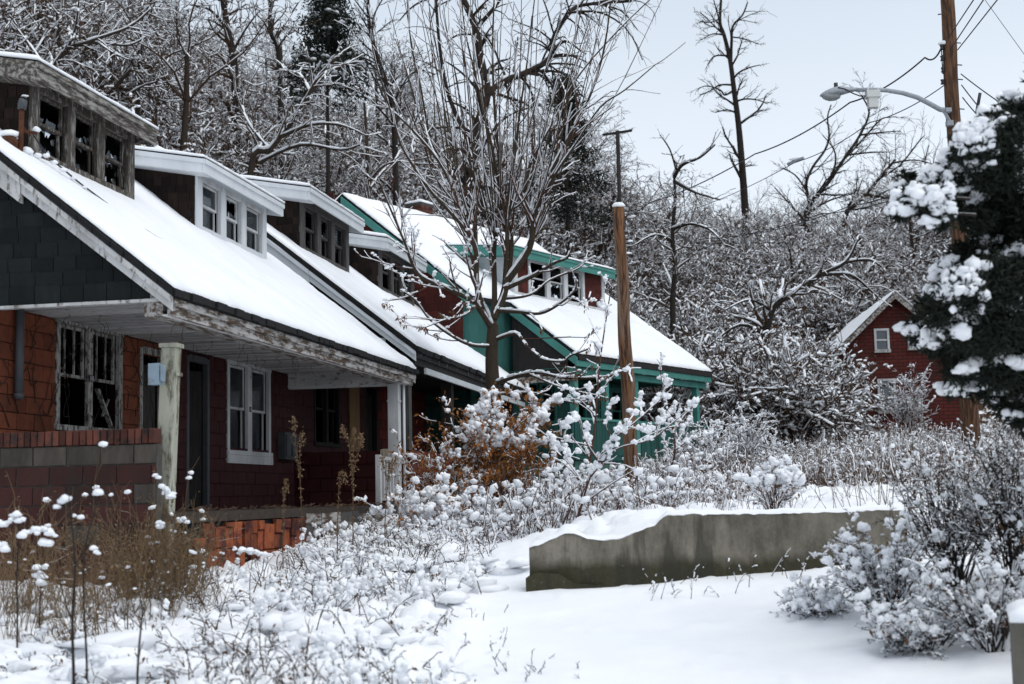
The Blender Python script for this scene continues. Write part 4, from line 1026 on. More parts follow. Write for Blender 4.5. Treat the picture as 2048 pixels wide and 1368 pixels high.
# ------------------------------------------------------------------ teal house beyond
def teal_house():
    e0 = PX(1165, 707, 38.0); e1d = ray(1417, 742); t = (e0[2] - CAM[2]) / e1d[2]; e1 = CAM + e1d * t
    d = e1 - e0; yaw = math.atan2(d[0], d[1]); Lh = math.hypot(d[0], d[1])
    H = empty("teal_house", e0, -yaw); tag(H, "teal trimmed abandoned house with snowy porch roof behind the wooden pole", "house")
    m = .75; zr = lambda x: -m * x
    YM, XM, RX = -2.15, -2.05, -6.5; FL = -2.72; GR = -3.9; xw = -2.25; Y1 = Lh - .3
    rz = zr(RX)
    q = MB(); q.extr([(.05, -.03), (XM, zr(XM)), (XM, zr(XM) - .12), (.05, -.15)], 'y', -.35, Lh + .1)
    q.extr([(XM, zr(XM)), (RX, rz), (RX, rz - .12), (XM, zr(XM) - .12)], 'y', YM, Lh + .1)
    q.extr([(RX, rz), (-11, zr(RX) - 3.2), (-11, zr(RX) - 3.32), (RX, rz - .12)], 'y', YM, Lh + .1)
    roof = q.build("roof", roofing, H)
    DA, DB = .42, 5.5
    def hole(cn): return (cn[:, 0] < -2.5) & (cn[:, 0] > -4.7) & (cn[:, 1] > DA) & (cn[:, 1] < DB)
    for a in (((.06, -.36, -.02), (XM - .06, 0, zr(XM) + .02), (0, Lh + .48, 0), 50, 120), ((XM, YM, zr(XM)), (RX - XM, 0, rz - zr(XM)), (0, Lh + .1 - YM, 0), 70, 130), ((RX, YM, rz), (-4.5, 0, -3.2), (0, Lh + .1 - YM, 0), 16, 30)):
        V, F = snow_sheet(*a, .10, 31, .03, holes=hole); obj("roof_snow", np_mesh("roof_snow", V, F, SNOW, smooth=True), roof)
    q = MB(); q.extr([(.05, -.13), (XM, zr(XM) - .10), (XM, zr(XM) - .33), (.05, -.36)], 'y', -.40, -.34); q.build("rake_board", teal, roof)
    q = MB(); q.extr([(XM + .02, zr(XM) - .09), (RX, rz - .09), (RX, rz - .32), (XM + .02, zr(XM) - .32)], 'y', YM - .06, YM); q.build("rake_board", teal, roof)
    q = MB(); q.box(0, .04, -.36, Lh + .1, -.36, -.2); q.build("eave_fascia", teal, H)
    q = MB(); q.box(.0, .07, -.3, Lh + .12, -.19, -.06); q.build("eave_edge_board", darkwood, roof)
    q = MB(); q.box(-.32, -.1, -.3, Lh, -.55, -.38); q.build("porch_beam", teal, H)
    q = MB(); q.box(xw, -.05, -.3, Lh, -.38, -.36); ce = q.build("porch_ceiling", teal_wall, H)
    # walls
    holes = [(.6, 2.2, FL + .85, FL + 2.2), (3.0, 3.9, FL, FL + 2.1), (4.6, 6.2, FL + .85, FL + 2.2)]
    wl = wall_x(xw - .15, xw, YM + .1, Y1, GR - .3, zr(xw) - .14, holes).build("front_wall", teal_wall, H)
    course_blocks(wl, 'x', xw + .008, YM + .1, Y1, FL, FL + 2.3, holes, teal_wall, .6, .2, .03, .01, seed=8)
    q = MB(); q.extr([(xw - .16, GR - .3), (xw - .16, zr(xw) - .16), (RX, rz - .14), (-11, zr(RX) - 3.35), (-11, GR - .3)], 'y', YM + .1, YM + .25); sw = q.build("side_wall", teal_wall, H)
    shingle_rows(sw, cedar_red, YM + .1, np.arange(-.1, rz, .22), lambda z: (max(-8.5, RX - 2), min(xw - .18, -(z + .22 + .2) / m)), .22, .34, .016, .2, seed=61)
    course_blocks(sw, 'y', YM + .095, -6.5, xw - .17, FL, -.15, [], teal_wall, .5, .2, .03, .01, seed=9)
    q = MB(); q.extr([(xw - .16, GR - .3), (xw - .16, zr(xw) - .16), (RX, rz - .14), (-11, zr(RX) - 3.35), (-11, GR - .3)], 'y', Y1 - .15, Y1 - .002); q.build("side_wall", teal_wall, H)
    q = MB(); q.box(-11, -10.85, YM + .25, Y1 - .15, GR - .3, zr(RX) - 3.4); q.build("back_wall", teal_wall, H)
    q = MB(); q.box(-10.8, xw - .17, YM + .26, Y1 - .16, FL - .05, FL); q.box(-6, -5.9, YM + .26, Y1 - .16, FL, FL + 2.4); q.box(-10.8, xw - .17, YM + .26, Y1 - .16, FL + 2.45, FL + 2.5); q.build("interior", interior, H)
    # porch gable: weathered dark boards under the rake
    q = MB(); q.extr([(-.3, -.55), (-.3, zr(-.3) - .32), (XM, zr(XM) - .32), (XM, -.55)], 'y', -.28, -.22); g = q.build("porch_gable", darkwood, H)
    q = MB(); q.box(xw, -.1, -.31, -.2, -.72, -.55); q.build("gable_beam", peel_eave, g)
    for i, h in enumerate(holes[::2]): window(H, xw, *h, teal, 2, .08, [('gone', 'gone'), ('broken', 'gone')], seed=70 + i)
    q = MB(); q.box(xw - .05, xw + .03, 3.0, 3.07, FL, FL + 2.1); q.box(xw - .05, xw + .03, 3.83, 3.9, FL, FL + 2.1); q.box(xw - .05, xw + .03, 3.07, 3.83, FL + 2.02, FL + 2.12); q.build("door", teal, H)
    # deck, posts, skirt boards, block base
    q = MB(); q.box(xw, -.1, -.3, Lh - .1, FL - .12, FL); q.build("porch_deck", teal_board, H)
    for y in (-.15, 1.5, 3.2, Lh - .55): post(H, -.21, y, FL, -.55, .17, teal, cap=False)
    q = MB(); q.box(xw - .1, xw + .06, -.5, -.32, FL, -.7); q.build("corner_board", teal, H)
    q = MB(); q.box(-.2, -.16, -.3, Lh - .1, FL, FL + .95); q.box(-.26, -.1, -.32, Lh - .08, FL + .955, FL + 1.02); pr = q.build("porch_skirt", teal, H)
    y = -.3; rg = random.Random(5)
    while y < Lh - .15:
        w_ = .115
        if not 2.7 < y < 3.35: piece("board", teal_board, pr, (-.135 + rg.uniform(-.006, .006), y + w_ / 2, FL + .48), (.03, w_ - .01, .93), (0, 0, rg.uniform(-.05, .05)))
        y += w_
    x = xw
    q = MB(); q.box(xw, -.2, -.27, -.23, FL, FL + .95); q.build("side_skirt", teal, H)
    while x < -.2: piece("board", teal_board, pr, (x + .055, -.285 + rg.uniform(-.006, .006), FL + .48), (.105, .03, .93)); x += .115
    q = MB(); q.box(-.24, -.18, -.28, Lh - .1, GR - .3, FL - .125); ba = q.build("porch_base", mortar, H)
    course_blocks(ba, 'x', -.17, -.28, Lh - .1, GR - .3, FL - .13, [(2.6, 3.5, GR - 1, FL)], teal_base, .42, .21, .03, .012, seed=14)
    q = MB(); q.box(xw, -.24, -.28, -.22, GR - .3, FL - .125); bb = q.build("porch_base", mortar, H)
    course_blocks(bb, 'y', -.285, xw, -.2, GR - .3, FL - .13, [], teal_base, .42, .21, .03, .012, seed=15)
    # steps with snow
    for i in range(4):
        q = MB(); q.box(.1 + i * .3 - .25, .1 + i * .3 + .05, 2.6, 4.2, GR - .3, FL - .2 - i * .2); s = q.build("step", concrete, H)
        V, F = snow_sheet((.1 + i * .3 - .27, 2.58, FL - .2 - i * .2), (.34, 0, 0), (0, 1.64, 0), 8, 20, .06, i); obj("step_snow", np_mesh("step_snow", V, F, SNOW, smooth=True), s)
    dormer(H, DA, DB, white_frame, teal, white_siding, white_frame, 81, 3, xf=-2.42, zb=1.82, zt=3.12, m=m, z0=0.0, states=[(GO, GO), (GO, BR), (GO, GO)], flank=(1.25, 4.2), side_mat=white_siding, rise=.12, shw=1.1, ex=.16, back=-4.9, ov=(.45, .22), drop=.26)
    # chimney on the back slope
    q = MB(); q.box(-7.6, -7.0, 2.2, 2.8, zr(RX) - 1.6, rz + .55); chm = q.build("chimney", mortar, roof)
    for i, z in enumerate(np.arange(rz - .6, rz + .5, .1)):
        for k in range(3): piece("brick", brickm, chm, (-6.99, 2.3 + k * .2, z), (.02, .19, .088)); piece("brick", brickm, chm, (-7.5 + k * .2, 2.19, z), (.19, .02, .088))
    V, F = snow_sheet((-7.62, 2.18, rz + .55), (.64, 0, 0), (0, .64, 0), 8, 8, .1, 2); obj("chimney_snow", np_mesh("chimney_snow", V, F, SNOW, smooth=True), chm)
    return H
teal_house()

# ------------------------------------------------------------------ gable-fronted red house at the far right
def brick_mat(name):
    m, nt, b = new_mat(name)
    tcn = nt.nodes.new("ShaderNodeTexCoord"); mp = nt.nodes.new("ShaderNodeMapping"); mp.inputs['Rotation'].default_value = (R(90), 0, 0)
    nt.links.new(tcn.outputs['Object'], mp.inputs[0])
    br = nt.nodes.new("ShaderNodeTexBrick"); br.inputs['Scale'].default_value = 1.0; br.inputs['Brick Width'].default_value = .34; br.inputs['Row Height'].default_value = .13; br.inputs['Mortar Size'].default_value = .014
    br.inputs['Color1'].default_value = (.115, .022, .016, 1); br.inputs['Color2'].default_value = (.085, .018, .014, 1); br.inputs['Mortar'].default_value = (.022, .012, .011, 1)
    nt.links.new(mp.outputs[0], br.inputs['Vector'])
    n = _noise(nt, _pos(nt), .55, 4); col_ = _mix(nt, _ramp(nt, n, .48, .66), br.outputs[0], (.022, .011, .010))
    col_ = _mix(nt, .55, br.outputs[0], col_)
    nt.links.new(col_, b.inputs['Base Color']); b.inputs['Roughness'].default_value = .9
    return m
BRICKF = brick_mat("faded_brick_siding")
def far_window(H, x0, x1, z0, z1, y, fm, curtain=False):
    q = MB()
    q.box(x0 - .08, x0, y - .06, y + .02, z0, z1 + .08); q.box(x1, x1 + .08, y - .06, y + .02, z0, z1 + .08); q.box(x0, x1, y - .06, y + .02, z1, z1 + .08)
    q.box(x0, x1, y - .03, y + .02, (z0 + z1) / 2 - .03, (z0 + z1) / 2 + .03); w_ = q.build("window", fm, H)
    q = MB(); q.box(x0, x1, y + .03, y + .035, z0, z1); q.build("pane", glass_m, w_)
    q = MB(); q.box(x0 - .1, x1 + .1, y - .12, y + .0, z0 - .13, z0 - .005); q.build("sill", peel_white, w_)
    if curtain:
        q = MB(); q.box(x0 + .04, x1 - .04, y + .1, y + .12, z0 + .02, z1 - .1); q.build("curtain", curtainm, w_)
def red_house():
    D = 52.0
    a = PX(1672, 872, D); ap = PX(1792, 590, D)
    sc_ = D / FPX
    zb = a[2] - .5
    H = empty("red_house", (a[0], a[1], zb), R(-4)); tag(H, "far dark red gabled house with white framed windows, behind the utility pole", "house")
    W_ = 2 * (ap[0] - a[0]); hz = ap[2] - zb; ez = PX(1668, 712, D)[2] - zb; Dp = 9.0
    hx = []
    def pt(px, py): p = PX(px, py, D); return p[0] - a[0], p[2] - zb
    # front wall as outline with real openings
    wins = []
    for (p0, p1, y0, y1) in ((1756, 1778, 660, 697), (1760, 1788, 762, 820), (1822, 1846, 656, 692)):
        x0, z1 = pt(p0, y0); x1, z0 = pt(p1, y1); wins.append((x0, x1, z0, z1))
    zs = sorted({0.0, *[w_[2] for w_ in wins], *[w_[3] for w_ in wins], ez, hz})
    q = MB()
    xl = lambda z: 0 if z <= ez else W_ / 2 * (z - ez) / (hz - ez)
    for z0, z1 in zip(zs, zs[1:]):
        cuts = sorted([w_ for w_ in wins if w_[2] < (z0 + z1) / 2 < w_[3]])
        xa = (xl(z0), xl(z1))
        for w_ in cuts + [None]:
            xb = (w_[0], w_[0]) if w_ else (W_ - xl(z0), W_ - xl(z1))
            q.hexa([(xa[0], 0, z0), (xb[0], 0, z0), (xb[0], .25, z0), (xa[0], .25, z0), (xa[1], 0, z1), (xb[1], 0, z1), (xb[1], .25, z1), (xa[1], .25, z1)])
            if w_: xa = (w_[1], w_[1])
    q.build("front_wall", BRICKF, H)
    for x in (0.0, W_ - .2): qq = MB(); qq.box(x, x + .2, .26, Dp, 0, ez); qq.build("side_wall", BRICKF, H)
    qq = MB(); qq.extr([(0, 0), (W_, 0), (W_, ez), (W_ / 2, hz), (0, ez)], 'y', Dp, Dp + .2); qq.build("back_wall", BRICKF, H)
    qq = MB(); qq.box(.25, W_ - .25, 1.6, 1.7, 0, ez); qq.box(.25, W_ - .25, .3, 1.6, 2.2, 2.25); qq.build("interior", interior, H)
    k = (hz - ez) / (W_ / 2)
    q = MB()
    for s in (0, 1):
        f = lambda x: x if s == 0 else W_ - x
        q.extr([(f(-.35), ez - .35 * k), (f(W_ / 2), hz), (f(W_ / 2), hz + .14), (f(-.35), ez - .35 * k + .14)], 'y', -.35, Dp + .3)
    rf = q.build("roof", roofing, H)
    q = MB()
    for s in (0, 1):
        f = lambda x: x if s == 0 else W_ - x
        q.extr([(f(-.36), ez - .36 * k - .12), (f(W_ / 2), hz - .12), (f(W_ / 2), hz + .12), (f(-.36), ez - .36 * k + .12)], 'y', -.40, -.352)
    q.build("rake_board", peel_eave, rf)
    for s in (1, -1):
        V, F = snow_sheet((-.37 if s > 0 else W_ + .37, -.42, ez - .36 * k + .15), (s * (W_ / 2 + .36), 0, hz - ez + .36 * k), (0, Dp + .75, 0), 30, 40, .09, 4); obj("roof_snow", np_mesh("roof_snow", V, F, SNOW, smooth=True), rf)
    for i, w_ in enumerate(wins): far_window(H, *w_, 0.0, white_frame, i == 1)
    return H
red_house()
# small brick house half lost in the trees up the hill
def hill_house():
    p = PX(300, 118, 74); g = gz(p[0], p[1])
    H = empty("hill_house", (p[0], p[1], g - 1.0), R(20)); tag(H, "faint brick house with a peaked gable up among the hillside trees", "house")
    h = p[2] - g + 2.4; W_, D = 3.6, 4.0
    q = MB(); q.extr([(-W_ / 2, 0), (W_ / 2, 0), (W_ / 2, h - 1.2), (0, h), (-W_ / 2, h - 1.2)], 'y', 0, D); q.build("wall", far_brick, H)
    q = MB()
    for s in (-1, 1): q.extr([(s * (W_ / 2 + .3), h - 1.4), (0, h + .02), (0, h + .16), (s * (W_ / 2 + .3), h - 1.26)], 'y', -.3, D + .3)
    q.build("roof", greywood, H)
    q = MB(); q.box(-.4, .4, -.03, 0.02, h - 2.6, h - 1.4); q.build("window", interior, H)
hill_house()

# ------------------------------------------------------------------ broken concrete retaining wall
def concrete_wall():
    prof = [(1058, 1094), (1085, 1083), (1110, 1074), (1128, 1064), (1146, 1065), (1172, 1074), (1205, 1079), (1232, 1078), (1262, 1064), (1290, 1054), (1305, 1050), (1322, 1034), (1332, 1028), (1420, 1028), (1560, 1026), (1800, 1019)]
    D = WALL_D
    P = [PX(a, b, D) for a, b in prof]; rg = random.Random(2)
    # densify with small chips
    Q = []
    for a, b in zip(P, P[1:]):
        n = max(2, int(np.linalg.norm(b - a) / .05))
        for k in range(n): t = k / n; q = a + (b - a) * t; q = q + np.array([0, 0, rg.uniform(-.008, .008)]); Q.append(q)
    Q.append(P[-1]); n = len(Q); zb = .2; T = .24
    V = []; F = []
    M_ = 9
    for i, q in enumerate(Q):
        yo = 0.02 * math.sin(q[0] * 3)
        for j in range(M_):
            t = j / (M_ - 1); V.append((q[0], D - T / 2 + yo * .3 + float(vnoise(q[0] * 7, t * 6, seed=2)) * .008, zb + (q[2] - zb) * t))
        V.append((q[0], D + T / 2, q[2] - .01)); V.append((q[0], D + T / 2, zb))
    K = M_ + 2
    for i in range(n - 1):
        for j in range(K - 1): F.append((i * K + j, (i + 1) * K + j, (i + 1) * K + j + 1, i * K + j + 1))
    F.append(tuple(range(K))); F.append(tuple((n - 1) * K + j for j in range(K - 1, -1, -1)))
    me = bpy.data.meshes.new("concrete_wall"); me.from_pydata(V, [], F); me.materials.append(CONC_W)
    bm = bmesh.new(); bm.from_mesh(me); bmesh.ops.recalc_face_normals(bm, faces=bm.faces); bm.to_mesh(me); bm.free()
    W_ = obj("concrete_wall", me); tag(W_, "broken stained concrete retaining wall with a jagged top across the snow", "wall")
    # snow lying along the top
    V = []; F = []; K = 7
    for i, q in enumerate(Q):
        s = 0 if i in (0, n - 1) else 1
        slope = abs((Q[min(i + 1, n - 1)][2] - Q[max(i - 1, 0)][2]) / (Q[min(i + 1, n - 1)][0] - Q[max(i - 1, 0)][0] + 1e-6))
        h = (.05 * max(.25, 1 - slope * .9) + .018 * float(vnoise(q[0] * 5, .3, seed=8))) * (.3 + .7 * s)
        for j in range(K):
            t = j / (K - 1) * math.pi; V.append((q[0], D - .0 - .125 * math.cos(t), q[2] - .006 + max(h, .006) * math.sin(t) ** .6))
    for i in range(n - 1):
        for j in range(K - 1): F.append((i * K + j, i * K + j + 1, (i + 1) * K + j + 1, (i + 1) * K + j))
    obj("wall_snow", np_mesh("wall_snow", V, np.array(F), SNOW, smooth=True), W_)
    # fallen footing chunk under the left end
    q = MB(); a = PX(1052, 1178, D - .25); 
    q.extr([(a[0], a[2] - .25), (a[0] + .85, a[2] - .2), (a[0] + .78, a[2] + .02), (a[0] + .5, a[2] + .05), (a[0] + .35, a[2] + .15), (a[0] + .1, a[2] + .17), (a[0], a[2] + .1)], 'y', a[1] - .12, a[1] + .2)
    ch = q.build("footing_chunk", CONC_W, W_)
def conc_wall_mat():
    m, nt, b = new_mat("wall_concrete")
    v = _pos(nt, (1, 1, .5)); g = nt.nodes.new("ShaderNodeNewGeometry"); s = nt.nodes.new("ShaderNodeSeparateXYZ"); nt.links.new(g.outputs['Position'], s.inputs[0])
    col_ = _mix(nt, _ramp(nt, _noise(nt, v, 2.6, 8, .75), .38, .62), (.23, .21, .17), (.10, .09, .072))
    # moss stain band along the foot (a real water line) and dark drips
    a = nt.nodes.new("ShaderNodeMath"); a.operation = 'MULTIPLY_ADD'; nt.links.new(_noise(nt, v, 3.0, 5), a.inputs[0]); a.inputs[1].default_value = -.28; nt.links.new(s.outputs['Z'], a.inputs[2])
    r = _ramp(nt, a.outputs[0], .70, .82, (1, 1, 1, 1), (0, 0, 0, 1))
    moss = _mix(nt, _noise(nt, v, 30, 4, .8), (.022, .021, .010), (.075, .070, .045))
    col_ = _mix(nt, r, col_, moss)
    v2 = _pos(nt, (1, 1, .16)); k = _ramp(nt, _noise(nt, v2, 2.8, 4, .6), .52, .60)
    col_ = _mix(nt, _mix(nt, .7, (0, 0, 0), k), col_, (.035, .033, .026))
    sp_ = _ramp(nt, _noise(nt, _pos(nt), 26, 3, .7), .66, .74); col_ = _mix(nt, _mix(nt, .45, (0, 0, 0), sp_), col_, (.30, .28, .24))
    nt.links.new(col_, b.inputs['Base Color']); b.inputs['Roughness'].default_value = .92
    _bump(nt, b, _noise(nt, _pos(nt), 18, 6, .65), .6, .02)
    return m
CONC_W = conc_wall_mat()
concrete_wall()
# low concrete block at the lower right corner
def corner_block():
    D = 9.0; a = PX(2014, 1240, D); b = PX(2020, 1320, D); zt = a[2]; zb = gz(b[0], b[1]) - .3
    q = MB()
    q.hexa([(a[0], D, zb), (a[0] + 1.3, D - .8, zb), (a[0] + 1.5, D + .6, zb), (a[0] + .2, D + .7, zb), (a[0] - .02, D, zt), (a[0] + 1.3, D - .8, zt), (a[0] + 1.5, D + .6, zt), (a[0] + .2, D + .7, zt)])
    o = q.build("concrete_planter", concrete); tag(o, "low snow capped concrete block at the edge of the lane", "block")
    V, F = snow_sheet((a[0] - .04, D - .03, zt), (1.36, -.8, 0), (.24, .76, 0), 24, 20, .12, 5, .02); obj("block_snow", np_mesh("block_snow", V, F, SNOW, smooth=True), o)
corner_block()

# ------------------------------------------------------------------ poles, lamp and wires
def wood_pole(name, base, top, r0, r1, mat, parent=None, n=14, k=20):
    q = MB(); base = np.array(base, float); top = np.array(top, float); rg = random.Random(4)
    pts = [base + (top - base) * i / n + np.array([.012 * math.sin(i * 1.3), .01 * math.cos(i * .9), 0]) * (0 < i < n) for i in range(n + 1)]
    q.tube(pts, [r0 + (r1 - r0) * (i / n) + rg.uniform(-.003, .003) for i in range(n + 1)], k)
    return q.build(name, mat, parent, True)
wp = empty("wooden_pole", PX(1268, 1008, 22.0)); B0 = PX(1268, 1012, 22.0); T0 = PX(1237, 414, 22.0); org = np.array(wp.location)
tag(wp, "cut off weathered wooden pole with snow cap in front of the teal house", "pole")
wood_pole("shaft", B0 - org - np.array([0, 0, .3]), T0 - org, .118, .088, pole_wood, wp)
V, F = blobs([T0 - org + np.array([0, 0, .02])], [(.105, .105, .05)], np.random.RandomState(1), .12); obj("snow_cap", np_mesh("snow_cap", V, F, SNOW, smooth=True), wp)
for (px, py, dx) in ((1245, 440, .2), (1252, 488, .09), (1247, 512, .12), (1244, 494, -.1)):
    p = PX(px, py, 22.0) - org; q = MB(); q.tube([p, p + np.array([dx, -.02, .03])], .014, 8); s = q.build("step_peg", greywood, wp, True)
    V, F = blobs([p + np.array([dx * .65, -.01, .04])], [(abs(dx) * .55, .03, .024)], np.random.RandomState(int(px)), .2); obj("peg_snow", np_mesh("peg_snow", V, F, SNOW, smooth=True), s)

UD = 28.0
up_ = empty("utility_pole", PX(1945, 940, UD)); org = np.array(up_.location)
tag(up_, "tall brown utility pole standing in the weeds at the right, carrying the street lamp", "pole")
UB, UT = PX(1946, 950, UD), PX(1889, -90, UD)
def upt(py): t = (950 - py) / 1040; return UB + (UT - UB) * t
wood_pole("shaft", UB - org - np.array([0, 0, .4]), UT - org, .185, .125, pole_wood2, up_, 18, 24)
q = MB()
rk = [upt(92) - org + np.array([-.17, -.02, 0]), upt(148) - org + np.array([-.17, -.02, 0])]
q.tube([rk[0], rk[1]], .012, 6); q.tube([rk[0] + (.09, 0, 0), rk[1] + (.09, 0, 0)], .01, 6)
for i in range(4):
    p = rk[0] + (rk[1] - rk[0]) * i / 3; q.tube([p, p + np.array([.13, 0, 0])], .008, 6)
    if i < 3: q.tube([p, p + (rk[1] - rk[0]) / 3 + np.array([.09, 0, 0])], .006, 5)
q.build("wire_rack", metal_grey, up_, True)
for py in (96, 118, 141, 165):
    p = upt(py) - org + np.array([-.17, -.05, 0]) if py < 160 else upt(py) - org + np.array([-.19, -.05, 0]); q = MB(); q.tube([p + (0, 0, -.045), p + (0, 0, -.01), p + (0, 0, .01), p + (0, 0, .045)], [.045, .03, .03, .045], 10); q.build("insulator", porcelain, up_, True)
for py, s in ((88, 1), (132, 1), (161, 1), (220, 1), (30, -1)):
    p = upt(py) - org; q = MB(); q.tube([p + (0, -.1, 0), p + (s * .21, -.04, 0)], .012, 6); q.build("bolt", metal_grey, up_, True)
V, F = blobs([rk[0] + np.array([.03, 0, .05])], [(.1, .06, .05)], np.random.RandomState(1), .25); obj("rack_snow", np_mesh("rack_snow", V, F, SNOW, smooth=True), up_)
# lamp
lp = empty("street_lamp", PX(1905, 225, UD)); org = np.array(lp.location)
tag(lp, "grey cobra head street lamp on a curved arm fixed to the utility pole", "street lamp")
q = MB(); arm = [PX(a, b, UD - .15) - org for a, b in ((1900, 222), (1880, 219), (1862, 209), (1835, 195), (1805, 186), (1775, 181), (1745, 179), (1712, 180))]
q.tube(arm, [.05, .05, .048, .046, .044, .042, .04, .04], 12); q.tube([PX(a, b, UD - .15) - org for a, b in ((1902, 246), (1896, 238), (1891, 227), (1884, 219))], .035, 10); q.build("arm", galv, lp, True)
q = MB(); p = PX(1903, 247, UD - .15) - org; q.box(p[0] - .1, p[0] + .02, p[1] - .07, p[1] + .07, p[2] - .05, p[2] + .05); p = PX(1896, 221, UD - .15) - org; q.box(p[0] - .06, p[0] + .05, p[1] - .07, p[1] + .07, p[2] - .04, p[2] + .04); q.build("bracket", galv, lp)
hd = PX(1640, 192, UD - .15) - org; he = PX(1714, 180, UD - .15) - org
n = 14; V = []; F = []; K = 16
for i in range(n + 1):
    t = i / n; c_ = hd + (he - hd) * t; r_ = .17 * math.sin(min(1, t * 1.9 + .04) * math.pi / 2) ** .6 * (1 - .62 * sstep(.45, 1, t)); hh = r_ * .78
    for j in range(K):
        a = 2 * math.pi * j / K; zz = math.sin(a); V.append(c_ + np.array([0, r_ * math.cos(a), hh * (zz if zz > 0 else zz * .35)]))
for i in range(n):
    for j in range(K): F.append((i * K + j, i * K + (j + 1) % K, (i + 1) * K + (j + 1) % K, (i + 1) * K + j))
q = MB(); q._add(V, F + [tuple(range(K)), tuple(n * K + j for j in range(K))]); head = q.build("lamp_head", galv, lp, True)
V, F = blobs([hd + (he - hd) * .30 + np.array([0, 0, -.045])], [(.2, .13, .12)], np.random.RandomState(1), 0.0); V[:, 2] = np.minimum(V[:, 2], hd[2] + .02)
V2 = ICO_V * np.array([.2, .13, .12]) + (hd + (he - hd) * .30 + np.array([0, 0, -.02])); V2[:, 2] = np.minimum(V2[:, 2], (hd + (he - hd) * .3)[2] - .02); obj("lens", np_mesh("lens", V2, ICO_F, lens_m, smooth=True), head)
p = PX(1672, 180, UD - .15) - org; q = MB(); q.tube([p, p + (0, 0, .07)], .035, 12); q.tube([p + (0, 0, .07), p + (0, 0, .14)], .04, 12); q.build("photocell", greywood, head, True)
p = PX(1745, 190, UD - .15) - org; q = MB(); q.box(p[0] - .13, p[0] + .13, p[1] - .1, p[1] + .1, p[2] - .06, p[2] + .08); q.box(p[0] - .11, p[0] - .08, p[1] - .06, p[1] + .06, p[2] + .08, p[2] + .13); q.box(p[0] + .08, p[0] + .11, p[1] - .06, p[1] + .06, p[2] + .08, p[2] + .13); bx_ = q.build("ballast_box", white_box, lp)
q = MB(); q.box(p[0] - .095, p[0] + .09, p[1] - .08, p[1] + .08, p[2] - .26, p[2] - .062); q.build("ballast_lid", white_box, bx_)
q = MB(); q.tube([PX(a, b, UD - .3) - org for a, b in ((1676, 175), (1690, 178), (1706, 187), (1720, 192), (1732, 192))], .012, 6); q.build("cable", wire_m, lp, True)
# far pole with a crossarm among the trees
fp = PX(1236, 320, 60.0); org = np.array([fp[0], fp[1], gz(fp[0], fp[1]) - .2]); F_ = empty("telephone_pole", org); tag(F_, "distant dark pole with a crossarm rising above the hillside brush", "pole")
q = MB(); q.tube([(0, 0, 0), PX(1235, 262, 60.0) - org], .09, 10); q.build("shaft", darkwood, F_, True)
q = MB(); q.beam(PX(1205, 270, 60.0) - org, PX(1264, 261, 60.0) - org, .09, .09); q.build("crossarm", darkwood, F_)
def wire(label, pts, r=.012, sag=0.0, n=18):
    P = [np.array(p, float) for p in pts]; Q = []
    for a, b in zip(P, P[1:]):
        for k in range(n):
            t = k / n; Q.append(a + (b - a) * t - np.array([0, 0, sag * 4 * t * (1 - t)]))
    Q.append(P[-1]); q = MB(); q.tube(Q, r, 5); o = q.build("overhead_wire", wire_m, None, True)
    tag(o, label, "wire", "overhead wires at the utility pole"); return o
wire("twisted service wire from the pole rack down past the lamp head to the hillside", [PX(1882, 97, UD), PX(1850, 115, UD), PX(1700, 205, 30), PX(1510, 308, 36), PX(1300, 405, 46), PX(1180, 470, 58)], .017, .12)
wire("thin wire sloping from below the rack past the lamp arm to the trees", [PX(1896, 165, UD), PX(1740, 245, 31), PX(1590, 325, 37), PX(1380, 420, 50), PX(1290, 470, 62)], .011, .1)
wire("lower wire running from the pole into the trees beside the forked bare tree", [PX(1905, 335, UD), PX(1700, 412, 34), PX(1480, 470, 46), PX(1330, 510, 62)], .012, .12)
wire("lowest wire crossing in front of the forked bare tree", [PX(1905, 352, UD), PX(1640, 428, 36), PX(1400, 478, 50), PX(1330, 500, 64)], .012, .15)
wire("upper wire rising from the pole to the top edge, nearest the pole", [PX(1897, 75, UD - .3), PX(1960, -20, 22)], .011)
wire("middle of the three wires rising from the pole to the top edge", [PX(1900, 100, UD - .3), PX(1980, -20, 22)], .011)
wire("outer of the three wires rising from the pole to the top edge", [PX(1915, 100, UD - .3), PX(2010, -20, 22)], .011)
wire("thin wire falling across the upper corner of the sky", [PX(1970, 0, 24), PX(2060, 125, 24)], .005)
for i, (a, b, c_, d, lb) in enumerate(((1922, 148, 2048, 236, "top strand of the wire bundle right of the utility pole"), (1923, 170, 2000, 262, "middle strand of the wire bundle right of the utility pole"), (1925, 195, 1990, 266, "bottom strand of the wire bundle right of the utility pole"))):
    wire(lb, [PX(a, b, UD), PX(c_, d, 24)], .012, .03)
q = MB(); p0, p1 = PX(1960, 186, 26.5), PX(1953, 226, 26.5); q.tube([p0, p1], .03, 8); o = q.build("wire_spacer", porcelain, None, True); tag(o, "short dark spacer bar clamped across the wires right of the pole", "spacer")
q = MB(); p0, p1 = PX(1606, 314, 36.6), PX(1576, 326, 37.2); q.tube([p0 + (0, 0, -.03), p1 + (0, 0, -.03)], .045, 8); o = q.build("splice_case", galv, None, True); tag(o, "small snow topped splice case hanging on the thin wire", "splice case")
V, F = blobs([(p0 + p1) / 2 + np.array([0, 0, .03])], [(.2, .06, .05)], np.random.RandomState(1), .2); obj("snow", np_mesh("snow", V, F, SNOW, smooth=True), o)
